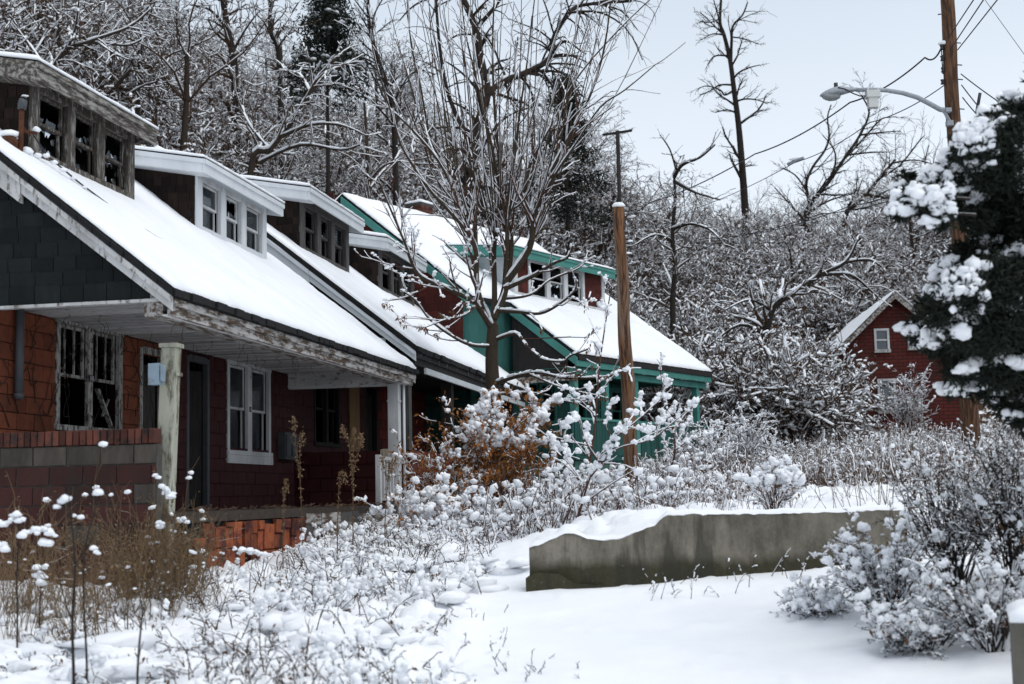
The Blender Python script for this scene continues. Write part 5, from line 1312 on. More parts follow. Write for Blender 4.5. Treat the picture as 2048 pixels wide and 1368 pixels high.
# ------------------------------------------------------------------ trees and brush
NR = np.random.RandomState
CFG = dict(levels=4, n=[6, 6, 5, 4], wob=[.07, .15, .2, .26], trop=[.03, .015, -.02, -.03], kids=[11, 8, 6], ang=.85, ratio=.6, rmin=.010, rr=.5, lo=.18, taper=.4)
def tree_meshes(name, seed, cfg, L_, r, snow_p=.30, snow_w=1.5, wmin=.028, bark=None, lean=0.0, stems=1):
    P = Plant(seed)
    for i in range(stems):
        a = P.r.uniform(0, 6.28); k = lean + (.35 if stems > 1 else 0)
        P.grow((0, 0, -.3), (k * math.cos(a), k * math.sin(a), 1), L_ * P.r.uniform(.85, 1.1), r, 0, cfg)
    P0, P1, R0, R1, lv = P.arrays()
    t = lv < 1
    V1 = seg_tubes(P0[t], P1[t], R0[t], R1[t] * 1.0, 7); k = ~t
    trunk = pmesh(name + "_trunk", [(*V1, 0)], [bark or BARK], True)
    crown = pmesh(name + "_crown", [(*seg_tubes(P0[k], P1[k], R0[k], R1[k], 3), 0), (*P.snowy(.3, snow_p, snow_w, wmin, .95), 1)], [TWIG, SNOW])
    return trunk, crown
PROTO = []
for i in range(5):
    c_ = dict(CFG); c_['ang'] = (.8, .95, 1.05, .75, .9)[i]; c_['ratio'] = (.62, .58, .66, .55, .6)[i]; c_['trop'] = [(.03, .02, -.02, -.04), (.03, -.01, -.04, -.05), (.02, .03, 0, -.03), (.05, .05, .02, 0), (.02, -.02, -.05, -.06)][i]
    PROTO.append(tree_meshes("hill_tree", 100 + i, c_, (5.2, 4.6, 4.2, 6.2, 4.8)[i], .13, lean=(.1, .25, .35, .05, .5)[i], stems=(1, 1, 2, 1, 1)[i]))
# tops against the sky carry little snow
c_ = dict(CFG); c_['trop'] = [.05, .04, .02, 0]; c_['ang'] = .6; c_['kids'] = [12, 8, 6]
BAREP = [tree_meshes("bare_tree", 120 + i, c_, 6.5, .14, .14, 1.3, .014, BARK_D) for i in range(2)]
def place_tree(mesh2, loc, rz, s, name, label, group=None, cat="tree", sz=1.0):
    e = empty(name, loc, rz); e.scale = (s, s, s * sz); tag(e, label, cat, group)
    obj("trunk", mesh2[0], e); obj("crown", mesh2[1], e); return e
def hill_s(x, y):
    v = x * RN[0] + y * RN[1]; return max(-13.5 - v, y - 57)
rt = random.Random(55)
def hill_spot(px, smin, smax):
    tx = (px - 1024) / FPX
    for _ in range(40):
        y = rt.uniform(34, 118); x = tx * y; s = hill_s(x, y)
        if smin < s < smax: return x, y, s
    return None
LBL = [(520, "bare snow dusted tree in the woods above the nearest house"), (860, "bare snow dusted tree in the woods above the second house"), (1290, "bare snow dusted tree in the woods above the teal house"),
       (1640, "bare snow dusted tree on the hill between the teal house and the red house"), (9999, "bare snow dusted tree on the hill behind the red house and the utility pole")]
n = 0
for i in range(215):
    px = -160 + 2400 * ((i * .6180339) % 1)
    sp = hill_spot(px, 1.0, 48)
    if not sp: continue
    x, y, s = sp
    if 7.5 < x < 22 and 44 < y < 64: continue
    if 5 < x < 14 and 58 < y < 70 and rt.random() < .6: continue
    sky = s > 30 and px > 1250
    pr = rt.choice(BAREP) if (sky and rt.random() < .5) else rt.choice(PROTO)
    place_tree(pr, (x, y, gz(x, y)), rt.uniform(0, 6.28), rt.uniform(.75, 1.25) * (1.0 if px > 1250 else 1.15) * (.8 if sky else 1), "bare_tree", next(l for k, l in LBL if px < k), "bare hillside trees " + next(l for k, l in LBL if px < k).split(" ", 6)[-1]); n += 1
# brush that reads as one mass
def brush_mesh(seed, stems, L_, snow=.75, mats=None, rmin=.010, wmin=.030, leaf=0, spread=.7, kids=(6, 4)):
    P = Plant(seed); cf = dict(levels=3, n=[6, 4, 3], wob=[.14, .22, .3], trop=[-.06, -.05, -.05], kids=list(kids), ang=.8, ratio=.5, rmin=rmin, rr=.6, lo=.25, taper=.45)
    for i in range(stems):
        a = P.r.uniform(0, 6.28); k = P.r.uniform(.1, spread)
        P.grow((P.r.uniform(-.25, .25), P.r.uniform(-.25, .25), -.1), (k * math.cos(a), k * math.sin(a), 1), L_ * P.r.uniform(.6, 1.15), .02, 0, cf)
    P0, P1, R0, R1, lv = P.arrays()
    parts = [(*seg_tubes(P0, P1, R0, R1, 3), 0), (*P.snowy(.28, snow, 1.7, wmin, .95), 1)]
    if leaf:
        rs = NR(seed); tp = np.array(P.tips); tp = tp[rs.randint(0, len(tp), leaf)] + rs.normal(0, .05, (leaf, 3)); parts.append((*leaves(tp, .06, rs), 2))
    return pmesh("brush", parts, mats or [TWIG, SNOW, leaf_br])
def scatter(name, label, pts, meshes, rs, smin, smax, zs=(.8, 1.2), tilt=.15):
    """one mass of ground cover: instances on points, kept as a single object of kind stuff"""
    cl_ = bpy.data.collections.new(name + "_kinds")
    for i, me in enumerate(meshes): cl_.objects.link(bpy.data.objects.new(name + "_kind", me))
    me = bpy.data.meshes.new(name); n = len(pts); me.vertices.add(n); me.vertices.foreach_set('co', np.asarray(pts, np.float32).ravel())
    a = me.attributes.new("rot", 'FLOAT_VECTOR', 'POINT'); rot = np.stack([rs.normal(0, tilt, n), rs.normal(0, tilt, n), rs.uniform(0, 6.283, n)], 1); a.data.foreach_set('vector', rot.astype(np.float32).ravel())
    s = rs.uniform(smin, smax, n); sv = np.stack([s, s, s * rs.uniform(*zs, n)], 1)
    a = me.attributes.new("scl", 'FLOAT_VECTOR', 'POINT'); a.data.foreach_set('vector', sv.astype(np.float32).ravel())
    a = me.attributes.new("idx", 'INT', 'POINT'); a.data.foreach_set('value', rs.randint(0, len(meshes), n).astype(np.int32))
    o = obj(name, me); ng = bpy.data.node_groups.new(name, 'GeometryNodeTree')
    ng.interface.new_socket("Geometry", in_out='INPUT', socket_type='NodeSocketGeometry'); ng.interface.new_socket("Geometry", in_out='OUTPUT', socket_type='NodeSocketGeometry')
    N = ng.nodes.new; gi = N('NodeGroupInput'); go = N('NodeGroupOutput'); ip = N('GeometryNodeInstanceOnPoints'); ci = N('GeometryNodeCollectionInfo')
    ci.inputs['Collection'].default_value = cl_; ci.inputs['Separate Children'].default_value = True; ci.inputs['Reset Children'].default_value = True
    def na(nm, ty):
        q = N('GeometryNodeInputNamedAttribute'); q.data_type = ty; q.inputs[0].default_value = nm
        return next(k for k in q.outputs if k.enabled and k.name == 'Attribute')
    er = N('FunctionNodeEulerToRotation'); l = ng.links.new
    l(gi.outputs[0], ip.inputs['Points']); l(ci.outputs[0], ip.inputs['Instance']); ip.inputs['Pick Instance'].default_value = True
    l(na('idx', 'INT'), ip.inputs['Instance Index']); l(na('rot', 'FLOAT_VECTOR'), er.inputs[0]); l(er.outputs[0], ip.inputs['Rotation']); l(na('scl', 'FLOAT_VECTOR'), ip.inputs['Scale'])
    l(ip.outputs[0], go.inputs[0])
    md = o.modifiers.new("scatter", 'NODES'); md.node_group = ng
    tag(o, label, None, None, 'stuff'); return o
rs = NR(8)
pts = []
while len(pts) < 2300:
    px = rs.uniform(-220, 2300); y = rs.uniform(33, 112) if rs.rand() < .75 else rs.uniform(40, 66); x = (px - 1024) / FPX * y; s = hill_s(x, y)
    if not (-1.5 < s < 42) or (8.5 < x < 22 and 40 < y < 63) or (1640 < px < 2000 and y < 53): continue
    if rs.rand() > (1.0 if s < 25 else .6): continue
    pts.append((x, y, 0))
for i in range(260):   # thicket between the teal house and the red house
    px = rs.uniform(1290, 1630); y = rs.uniform(46, 60); pts.append(((px - 1024) / FPX * y, y, 0))
pts = np.array(pts); pts[:, 2] = ground_z(pts[:, 0], pts[:, 1])
scatter("hillside_brush", "dense snowy brush covering the hillside", pts, [brush_mesh(200 + i, 13, 1.5, .34, leaf=(170 if i < 2 else 60), kids=(7, 4.5)) for i in range(4)], rs, 1.0, 2.3)

# ---- hand placed trees
def px_tree(name, label, d, limbs, seed, cfg, bark, twig, snow=(.3, .3, 1.3, .014), dd=1.2, base_z=True, group=None, extra=None, thin=.62, tr=.8, dense=1.6):
    """limbs: (pixels[], r0 px, r1 px, twigs[, depth offset])"""
    P = Plant(seed); s = d / FPX; base = None; own = []; path = []
    for k, lb in enumerate(limbs):
        pxs, r0, r1, kd = lb[:4]; r0, r1 = (r0 * tr, r1 * thin) if k == 0 else (r0, r1); off = lb[4] if len(lb) > 4 else P.r.uniform(-1, 1) * dd
        pts = []
        m_ = len(pxs); d0 = d
        if k and path:      # spring from the limb it grows out of
            q_ = min(path, key=lambda p: (p[0] - pxs[0][0]) ** 2 + (p[1] - pxs[0][1]) ** 2)
            if math.hypot(q_[0] - pxs[0][0], q_[1] - pxs[0][1]) < 70: pxs = [(q_[0], q_[1])] + list(pxs[1:]); d0 = q_[2]
        dep = [d0 + (off * i / max(m_ - 1, 1) if k else 0) for i in range(m_)]
        for i, (a, b) in enumerate(pxs): pts.append(PX(a, b, dep[i]))
        for i in range(m_ - 1):
            for j in range(6): t = j / 6; path.append((pxs[i][0] + (pxs[i + 1][0] - pxs[i][0]) * t, pxs[i][1] + (pxs[i + 1][1] - pxs[i][1]) * t, dep[i] + (dep[i + 1] - dep[i]) * t))
        if k == 0:
            base = np.array(pts[0])
            if base_z: g = gz(base[0], base[1]) - .15; pts = [np.array([base[0], base[1], g])] + pts if g < base[2] - .05 else pts; base = np.array([base[0], base[1], min(g, base[2])])
        lk = 1.0 if k == 0 else thin
        n0 = len(P.seg); nq = (len(pts) - 1) * 4
        P.limb([p - base for p in pts], r0 * s * lk, r1 * s * lk, 0 if k == 0 or r0 > 9 else 1, cfg, kd * dense, 4); own += list(range(n0, n0 + nq))
    P0, P1, R0, R1, lv = P.arrays(); t = np.zeros(len(R0), bool); t[own] = True; k = ~t
    e = empty(name, base); tag(e, label, "tree", group)
    obj("trunk", pmesh(name + "_trunk", [(*seg_tubes(P0[t], P1[t], R0[t], R1[t], 9), 0), (*blobs(P1[t], np.repeat(R1[t][:, None] * .98, 3, 1), P.np, 0, True), 0)], [bark], True), e)
    parts = [(*seg_tubes(P0[k], P1[k], R0[k], R1[k], 4), 0)]
    if snow: parts.append((*P.snowy(*snow), 1))
    if extra: parts += extra(P)
    obj("crown", pmesh(name + "_crown", parts, [twig, SNOW, leaf_br]), e)
    return e, P
# multi-stemmed tree in front of the second house
CT = dict(levels=3, n=[5, 5, 4], wob=[.06, .07, .12], trop=[.03, .05, .04], kids=[5, 4], ang=.62, ratio=.42, rmin=.0065, rr=.5, lo=.15, taper=.4, lmax=2.6)
limbs = [([(988, 840), (986, 780), (983, 715), (986, 650)], 25, 18, 0),
 ([(984, 665), (958, 618), (942, 600), (895, 578), (842, 554), (822, 522), (810, 487), (778, 411), (755, 358)], 10, 2.2, 16, -2.0),
 ([(984, 665), (962, 610), (953, 560), (951, 500), (932, 452), (920, 409), (876, 321), (810, 245), (757, 200)], 13, 2, 18, -1.0),
 ([(951, 520), (950, 440), (945, 400), (901, 345), (863, 283), (838, 157), (822, 88), (812, -30)], 8, 1.6, 16, .5),
 ([(940, 470), (905, 430), (857, 377), (807, 300), (790, 250), (750, 120), (742, 60)], 6, 1.4, 14, -1.5),
 ([(986, 660), (989, 590), (988, 499), (996, 452), (1000, 400), (985, 300), (955, 170), (930, 60), (920, -40)], 11, 1.6, 20, 1.2),
 ([(994, 640), (1007, 590), (1019, 520), (1021, 471), (1006, 415), (1000, 340), (990, 230), (985, 100), (990, -40)], 15, 2, 20, .6),
 ([(1011, 575), (1014, 480), (1015, 410), (1033, 283), (1040, 220), (1055, 119), (1071, -20)], 9, 1.6, 18, -.6),
 ([(1014, 570), (1058, 499), (1068, 438), (1080, 388), (1118, 314), (1150, 251), (1181, 189), (1209, 94), (1225, -30)], 12, 2, 20, -1.0),
 ([(1064, 470), (1052, 400), (1060, 330), (1102, 251), (1153, 157), (1234, 63), (1310, -10)], 8, 1.6, 18, 1.0),
 ([(1072, 420), (1110, 350), (1150, 290), (1200, 215), (1250, 180), (1310, 130)], 5, 1.4, 12, -1.4),
 ([(998, 628), (1038, 624), (1080, 627), (1116, 610), (1149, 582), (1152, 560)], 7, 2, 12, -1.2),
 ([(1020, 578), (1066, 552), (1107, 527), (1135, 515), (1146, 488)], 8, 2, 12, -.8),
 ([(1012, 600), (1060, 590), (1100, 560), (1160, 535), (1175, 505)], 5, 1.6, 10, .8),
 ([(990, 770), (1030, 754), (1074, 746), (1117, 754), (1156, 757), (1217, 753), (1240, 738)], 7, 2.2, 14, -2.2),
 ([(1059, 752), (1098, 766), (1125, 776), (1154, 781), (1182, 772)], 4, 1.8, 10, -2.4),
 ([(988, 680), (1030, 668), (1053, 692), (1078, 713), (1093, 721), (1127, 723), (1141, 712), (1175, 699)], 6, 2, 12, -1.6),
 ([(990, 790), (1040, 786), (1090, 790), (1120, 800), (1150, 806)], 4, 1.6, 10, -2.0),
 ([(984, 690), (940, 690), (900, 670), (860, 640), (830, 600), (800, 580)], 5, 1.6, 14, -2.6),
 ([(960, 600), (930, 630), (890, 640), (850, 655)], 4, 1.5, 12, -2.0)]
rs9 = random.Random(9)
for i in range(54):   # straight upper shoots
    a = rs9.uniform(860, 1120); tx_ = a + (a - 990) * rs9.uniform(.5, 1.5) + rs9.uniform(-40, 40); limbs.append(([(a * .5 + 500, rs9.uniform(420, 500)), (a, rs9.uniform(330, 400)), ((a + tx_) / 2, rs9.uniform(150, 220)), (tx_, rs9.uniform(-60, 90))], 3.2, 1.0, 7))
def ct_extra(P):
    rs_ = P.np; tp = np.array(P.tips); tp = tp[tp[:, 2] < 4.0]
    lf = tp[rs_.randint(0, len(tp), 420)] + rs_.normal(0, .03, (420, 3)); 
    A = np.array(P.seg); k = (A[:, 8] >= 1) & (A[:, 5] < 5.5); A = A[k]; j = rs_.randint(0, len(A), 520)
    C_ = A[j, 3:6] + np.stack([np.zeros(520), np.zeros(520), A[j, 7] + .012], 1); S_ = rs_.uniform(.014, .038, 520)[:, None] * np.array([[1.3, 1.3, .9]])
    return [(*leaves(lf, .075, rs_, .35, 1.6), 2), (*blobs(C_, S_, rs_, .3, True), 1)]
px_tree("maple_tree", "large many-stemmed bare tree with snowy limbs in front of the second house", 27.0, limbs, 61, CT, bark_mat("maple_bark", (.060, .043, .028), (.030, .022, .016), (.85, 1.1), 30, (1, 1, .12)), TWIG_R, (.3, .8, 1.75, .018), 2.0, extra=ct_extra, dense=1.3)
# slim second trunk just behind it
px_tree("slim_tree", "slim dark trunk rising between the second house and the large many-stemmed tree", 45.0, [([(735, 470), (737, 400), (735, 300), (728, 200)], 8, 4, 6), ([(736, 385), (760, 350), (790, 320), (800, 300)], 6, 2, 4), ([(736, 340), (720, 290), (700, 250)], 4, 2, 4), ([(737, 360), (770, 330), (830, 320), (880, 310)], 4, 1.5, 5)], 63, CT, BARK, TWIG, (.3, .8, 1.5, .02))
# weeping dark tree on the slope
WC = dict(levels=3, n=[5, 6, 5], wob=[.1, .1, .1], trop=[-.05, -.16, -.2], kids=[8, 6], ang=.9, ratio=.55, rmin=.007, rr=.45, lo=.1, taper=.4, lmax=4.0)
px_tree("weeping_tree", "dark old tree with one crooked limb and drooping twigs above the teal house", 56.0,
 [([(930, 430), (938, 350), (950, 270), (973, 189), (961, 119), (951, 57), (918, -20)], 18, 10, 14), ([(970, 190), (1014, 160), (1061, 141), (1100, 115), (1109, 72), (1140, 25), (1171, 9), (1262, 2)], 14, 5, 26), ([(951, 60), (985, 20), (1020, -30)], 9, 4, 12), ([(1106, 112), (1130, 82), (1160, 100), (1172, 108)], 6, 2, 10), ([(1140, 28), (1200, 25), (1255, 60), (1285, 120)], 5, 1.5, 18), ([(1180, 5), (1240, 20), (1275, 60)], 4, 1.5, 16),
  ([(945, 290), (900, 200), (880, 100), (870, -30)], 9, 4, 16), ([(938, 350), (980, 270), (1020, 230), (1080, 210)], 6, 2, 16), ([(918, 0), (880, -10), (830, 10), (800, 40)], 6, 2, 18)], 64, WC, BARK_D, TWIG_D, (.35, .12, 1.2, .014), 2.5)
# tall thin tree against the sky
TC = dict(levels=4, n=[5, 5, 4, 3], wob=[.1, .14, .16, .2], trop=[.02, .02, .03, .02], kids=[8, 6, 5], ang=.7, ratio=.5, rmin=.012, rr=.5, lo=.1, taper=.4, lmax=4.5)
px_tree("tall_tree", "tall lone bare tree standing above the skyline against the pale sky", 88.0,
 [([(1490, 420), (1483, 320), (1477, 250), (1468, 180), (1460, 120), (1448, 70), (1440, 45), (1442, 0)], 11, 4, 8), ([(1461, 128), (1463, 85), (1466, 52), (1485, 30), (1495, 5)], 6, 2, 6), ([(1466, 175), (1440, 170), (1420, 182), (1400, 190)], 4, 1.5, 6), ([(1468, 185), (1450, 190), (1440, 180), (1415, 172), (1398, 176)], 4, 1.5, 6), ([(1478, 208), (1490, 198), (1515, 200), (1535, 208)], 4, 1.5, 6), ([(1452, 115), (1430, 112), (1415, 130)], 4, 1.5, 6), ([(1445, 72), (1425, 68), (1402, 80)], 3.5, 1.5, 6), ([(1466, 160), (1478, 145), (1500, 135), (1520, 130)], 4, 1.5, 6), ([(1472, 232), (1455, 220), (1430, 225)], 4, 1.5, 6), ([(1442, 40), (1420, 45), (1400, 42)], 3, 1.2, 7), ([(1465, 72), (1490, 78), (1515, 88)], 3, 1.2, 5), ([(1440, 45), (1430, 10), (1425, -10)], 3, 1.2, 7)], 65, TC, BARK_D, TWIG_D, (.3, .1, 1.2, .014), 1.5)
px_tree("forked_tree", "wide forked bare tree against the sky between the lamp and the tall tree", 84.0,
 [([(1612, 445), (1618, 415), (1634, 390), (1660, 360), (1690, 315), (1720, 270), (1738, 225), (1722, 190)], 9, 2, 14), ([(1618, 412), (1612, 370), (1625, 335), (1650, 300), (1658, 270), (1655, 235), (1662, 210)], 6, 2, 12), ([(1690, 315), (1720, 285), (1760, 240), (1780, 235)], 5, 1.5, 10), ([(1655, 368), (1670, 330), (1668, 300), (1645, 270)], 5, 1.5, 10), ([(1720, 275), (1760, 265), (1800, 262)], 4, 1.5, 8), ([(1700, 310), (1740, 305), (1780, 304)], 4, 1.5, 8), ([(1616, 385), (1590, 350), (1560, 335)], 4, 1.5, 10)], 66, TC, BARK_D, TWIG_D, (.3, .1, 1.2, .014), 1.5)
px_tree("leaning_tree", "leaning dark tree right of the forked tree, behind the utility pole", 82.0,
 [([(1690, 440), (1710, 410), (1735, 385), (1760, 355), (1790, 320)], 8, 4, 8), ([(1735, 390), (1780, 395), (1830, 385)], 6, 2, 8), ([(1760, 358), (1800, 330), (1840, 280), (1850, 270)], 4, 1.5, 8), ([(1880, 430), (1868, 370), (1850, 330), (1858, 290)], 5, 1.5, 8), ([(1790, 322), (1830, 320), (1870, 330)], 4, 1.5, 8)], 67, TC, BARK_D, TWIG_D, (.3, .15, 1.2, .014), 1.5)
# big crooked trees on the near hillside
SCF = dict(CT); SCF.update(lmax=3.5, rmin=.012, wob=[.1, .14, .2], trop=[.01, -.01, -.03], ang=.85, kids=[6, 6])
px_tree("crooked_tree", "crooked snow laden tree on the bank between the two porches and the red house", 50.0,
 [([(1530, 690), (1535, 650), (1550, 610), (1590, 585), (1640, 550), (1690, 525), (1715, 480)], 14, 4, 14), ([(1640, 552), (1700, 550), (1740, 580), (1760, 600)], 6, 2, 10), ([(1690, 527), (1740, 520), (1770, 540)], 5, 2, 8), ([(1532, 670), (1480, 650), (1420, 690), (1380, 720)], 6, 2, 12), ([(1535, 660), (1540, 700), (1545, 760), (1500, 800)], 6, 2.5, 8), ([(1545, 620), (1500, 600), (1450, 620)], 5, 2, 10)], 68, SCF, BARK_D, TWIG, (.28, .85, 1.6, .035), 2)
px_tree("dark_trunk_tree", "dark trunked tree with arching snowy limbs right of the cut off pole", 58.0,
 [([(1345, 620), (1350, 540), (1345, 470), (1350, 400), (1348, 345)], 9, 4, 10), ([(1348, 350), (1365, 330), (1400, 315), (1430, 290)], 7, 2, 10), ([(1350, 365), (1390, 385), (1440, 400)], 6, 2, 12), ([(1352, 460), (1380, 448), (1420, 460), (1450, 490)], 6, 2, 10), ([(1345, 480), (1310, 470), (1270, 490)], 5, 2, 10), ([(1348, 345), (1340, 300), (1320, 270)], 4, 1.5, 10)], 69, SCF, BARK_D, TWIG, (.28, .8, 1.6, .035), 2)
px_tree("snowy_limb_tree", "tree with long white snow lined limbs above the second dormer", 44.0,
 [([(500, 350), (540, 300), (580, 250), (610, 200), (640, 150), (680, 110)], 9, 4, 12), ([(560, 275), (620, 250), (680, 250), (730, 270)], 7, 2, 12), ([(600, 215), (650, 150), (690, 130), (725, 110)], 6, 2, 10), ([(540, 300), (500, 250), (485, 200), (520, 130)], 6, 2, 10), ([(620, 180), (600, 150), (560, 140)], 5, 2, 8), ([(520, 325), (600, 290), (680, 300), (720, 290)], 6, 2.5, 10)], 70, SCF, BARK, TWIG, (.25, .95, 1.7, .034), 2)
px_tree("arching_limb_tree", "tree with pale arching limbs above the nearest dormer", 40.0,
 [([(60, 330), (80, 200), (125, 107), (175, 84), (257, 55), (300, 20)], 9, 3, 14), ([(178, 86), (220, 88), (260, 90), (296, 72)], 6, 2, 10), ([(195, 92), (225, 105), (258, 120)], 4, 2, 6), ([(130, 104), (150, 60), (155, 30), (160, -20)], 5, 2, 8), ([(100, 160), (60, 90), (20, 40)], 5, 2, 10), ([(255, 190), (290, 170), (310, 165)], 4, 2, 6)], 71, SCF, BARK, TWIG, (.25, .9, 1.7, .03), 2)
px_tree("dark_fork_tree", "dark forked tree near the top edge, left of the many-stemmed tree", 62.0,
 [([(790, 300), (783, 200), (760, 130), (740, 60), (735, -20)], 9, 5, 14), ([(785, 215), (810, 160), (840, 140), (870, 150)], 5, 2, 12), ([(750, 100), (745, 40), (770, -10)], 4, 2, 12), ([(788, 250), (740, 200), (700, 190)], 4, 2, 10)], 72, TC, BARK_D, TWIG_D, (.3, .35, 1.3, .018), 2)
px_tree('dark_tree', 'tree with a thick dark trunk at the top edge above the white dormer', 60.0, [([(470, 160), (455, 60), (440, -40)], 12, 9, 14), ([(462, 110), (490, 60), (520, 20)], 6, 2, 12), ([(455, 60), (420, 20), (380, 10)], 6, 2, 12)], 73, SCF, BARK_D, TWIG, (.3, .5, 1.4, .026), 2)
px_tree('dark_tree', 'tree with a slimmer dark trunk at the top edge right of the thick one', 62.0, [([(560, 140), (540, 60), (545, -40)], 8, 5, 14), ([(545, 80), (575, 40), (600, 0)], 5, 2, 12)], 74, SCF, BARK_D, TWIG, (.3, .5, 1.4, .026), 2)
# evergreens
def evergreen(name, label, px, py_top, py_bot, d, wpx, seed, snow=.25):
    rs_ = NR(seed); top = PX(px, py_top, d); bot = PX(px, py_bot, d); s = d / FPX; g = gz(bot[0], bot[1]); base = np.array([bot[0], bot[1], min(g, bot[2])])
    Ht = top[2] - base[2]; e = empty(name, base); tag(e, label, "tree")
    q = MB(); q.tube([(0, 0, -.2), (0, 0, Ht * .96)], [.16, .03], 8); obj("trunk", q.mesh("trunk", BARK_D, True), e)
    C_ = []; S_ = []
    z_lo = max(.08, (bot[2] - base[2]) / Ht)
    for k in range(130):
        t = rs_.uniform(z_lo, 1) ; r = wpx * s * (1.02 - t) / (1.02 - z_lo) * rs_.uniform(.25, 1.1); a = rs_.uniform(0, 6.283)
        n_ = 70; c0 = np.array([r * math.cos(a), r * math.sin(a), t * Ht - r * .25]); C_.append(c0 + rs_.normal(0, 1, (n_, 3)) * np.array([.28, .28, .16])); S_.append(c0)
    C_ = np.concatenate(C_); S_ = np.array(S_); k = rs_.rand(len(S_)) < snow
    obj("crown", pmesh("needles", [(*leaves(C_, .22, rs_, .28, .6), 0), (*blobs(S_[k] + (0, 0, .14), rs_.uniform(.08, .2, (k.sum(), 1)) * np.array([[1.2, 1.2, .5]]), rs_, .4, True), 1)], [needle, SNOW]), e)
evergreen("evergreen_tree", "dark evergreen behind the drooping twigs, above the teal house", 1135, 145, 430, 66, 100, 5, .35)
evergreen("evergreen_tree", "dark evergreen at the top edge above the third dormer", 655, -60, 190, 58, 110, 6, .75)

pts = []
for i in range(150): pts.append((rs.normal(9.3, 2.6), rs.uniform(58.5, 71), 0))
pts = np.array(pts); pts[:, 2] = ground_z(pts[:, 0], pts[:, 1])
scatter("rusty_brush", "rust coloured leafy brush on the bank right of the cut off pole", pts, [brush_mesh(230 + i, 9, 1.1, .3, leaf=420, mats=[TWIG, SNOW, leaf_or]) for i in range(2)], rs, .8, 1.5)
# ------------------------------------------------------------------ nearer plants
def bush(name, label, base, Ht, Wd, seed, canes=18, cat="bush", twig=None, leafm=None, nleaf=0, leaf=.05, blob=120, bs=(.02, .05), group=None, snow=(.25, .8, 1.7, .014), kids=(5, 3), r0=.011, trop=(-.04, -.05, -.04), lean=(0, 0), top=.0, up=.25, rmin=.004, clods=3):
    """arching canes with twigs, settled snow and dry leaves"""
    P = Plant(seed); rg = P.r; rs_ = P.np
    cf = dict(levels=3, n=[7, 4, 3], wob=[.09, .16, .22], trop=list(trop), kids=list(kids), ang=.7, ratio=.38, rmin=rmin, rr=.6, lo=.3, taper=.45)
    for i in range(canes):
        a = rg.uniform(0, 6.283); k = rg.uniform(up * .3, 1.0) * Wd / max(Ht, .1)
        P.grow((rg.uniform(-.1, .1) * Wd, rg.uniform(-.1, .1) * Wd, -.08), (k * math.cos(a) + lean[0], k * math.sin(a) * .8 + lean[1], 1), Ht * rg.uniform(.65, 1.25), r0, 0, cf)
    P0, P1, R0, R1, lv = P.arrays()
    e = empty(name, base); tag(e, label, cat, group)
    obj("stems", pmesh("stems", [(*seg_tubes(P0, P1, R0, R1, 3), 0)], [twig or TWIG]), e)
    parts = [(*P.snowy(*snow), 0)]
    if blob:
        z = P1[:, 2]; k = np.where((z > np.quantile(z, .30 + top)) & (lv >= 0))[0]; j = k[rs_.randint(0, len(k), blob)]
        sz = rs_.uniform(*bs, blob)[:, None] * np.stack([rs_.uniform(.9, 1.7, blob), rs_.uniform(.9, 1.4, blob), rs_.uniform(.6, 1.0, blob)], 1)
        cc, ss = beads(P0, P1, j, sz.mean(1) * .85, rs_, clods * 3); parts.append((*blobs(cc, ss, rs_, .5, True), 0))
    obj("snow", pmesh("snow", parts, [SNOW], True), e)["kind"] = "stuff"
    if nleaf:
        tp = P1[rs_.randint(0, len(P1), nleaf)] + rs_.normal(0, .025, (nleaf, 3)); tp = tp[tp[:, 2] > Ht * .15]
        obj("foliage", pmesh("foliage", [(*leaves(tp, leaf, rs_, .4, .8), 0)], [leafm or leaf_br]), e)
    return e
def gpt(px, d):
    x, y = (px - 1024) / FPX * d, d
    x = float(PX(px, 1000, d)[0]); return np.array([x, d, gz(x, d)])
# bush with orange leaves before the large tree
bush("leafy_bush", "snow heaped bush with orange leaves at the foot of the many-stemmed tree", gpt(1005, 23.4), 1.55, .75, 11, 34, twig=TWIG_R, leafm=leaf_or, nleaf=4600, leaf=.085, blob=120, bs=(.05, .11), kids=(6, 4), top=.30, clods=4, snow=(.3, .5, 1.5, .012))
bush("leafy_bush", "smaller orange leaved bush left of the snow heaped bush, against the red porch", gpt(905, 22.8), 1.25, .7, 12, 22, twig=TWIG_R, leafm=leaf_or, nleaf=1800, leaf=.075, blob=45, bs=(.035, .08), kids=(6, 4), lean=(-.1, 0), snow=(.3, .4, 1.5, .012))
bush("low_bush", "low snow buried bush in front of the far porch post", gpt(850, 21.0), .75, .8, 13, 24, twig=TWIG_R, leafm=leaf_or, nleaf=700, leaf=.07, blob=110, bs=(.04, .10), lean=(.2, 0), clods=4)
bush("low_bush", "low spreading snow bush right of the orange leaved bushes", gpt(965, 20.5), .55, .9, 14, 26, twig=TWIG_R, leafm=leaf_br, nleaf=160, blob=110, bs=(.03, .075))
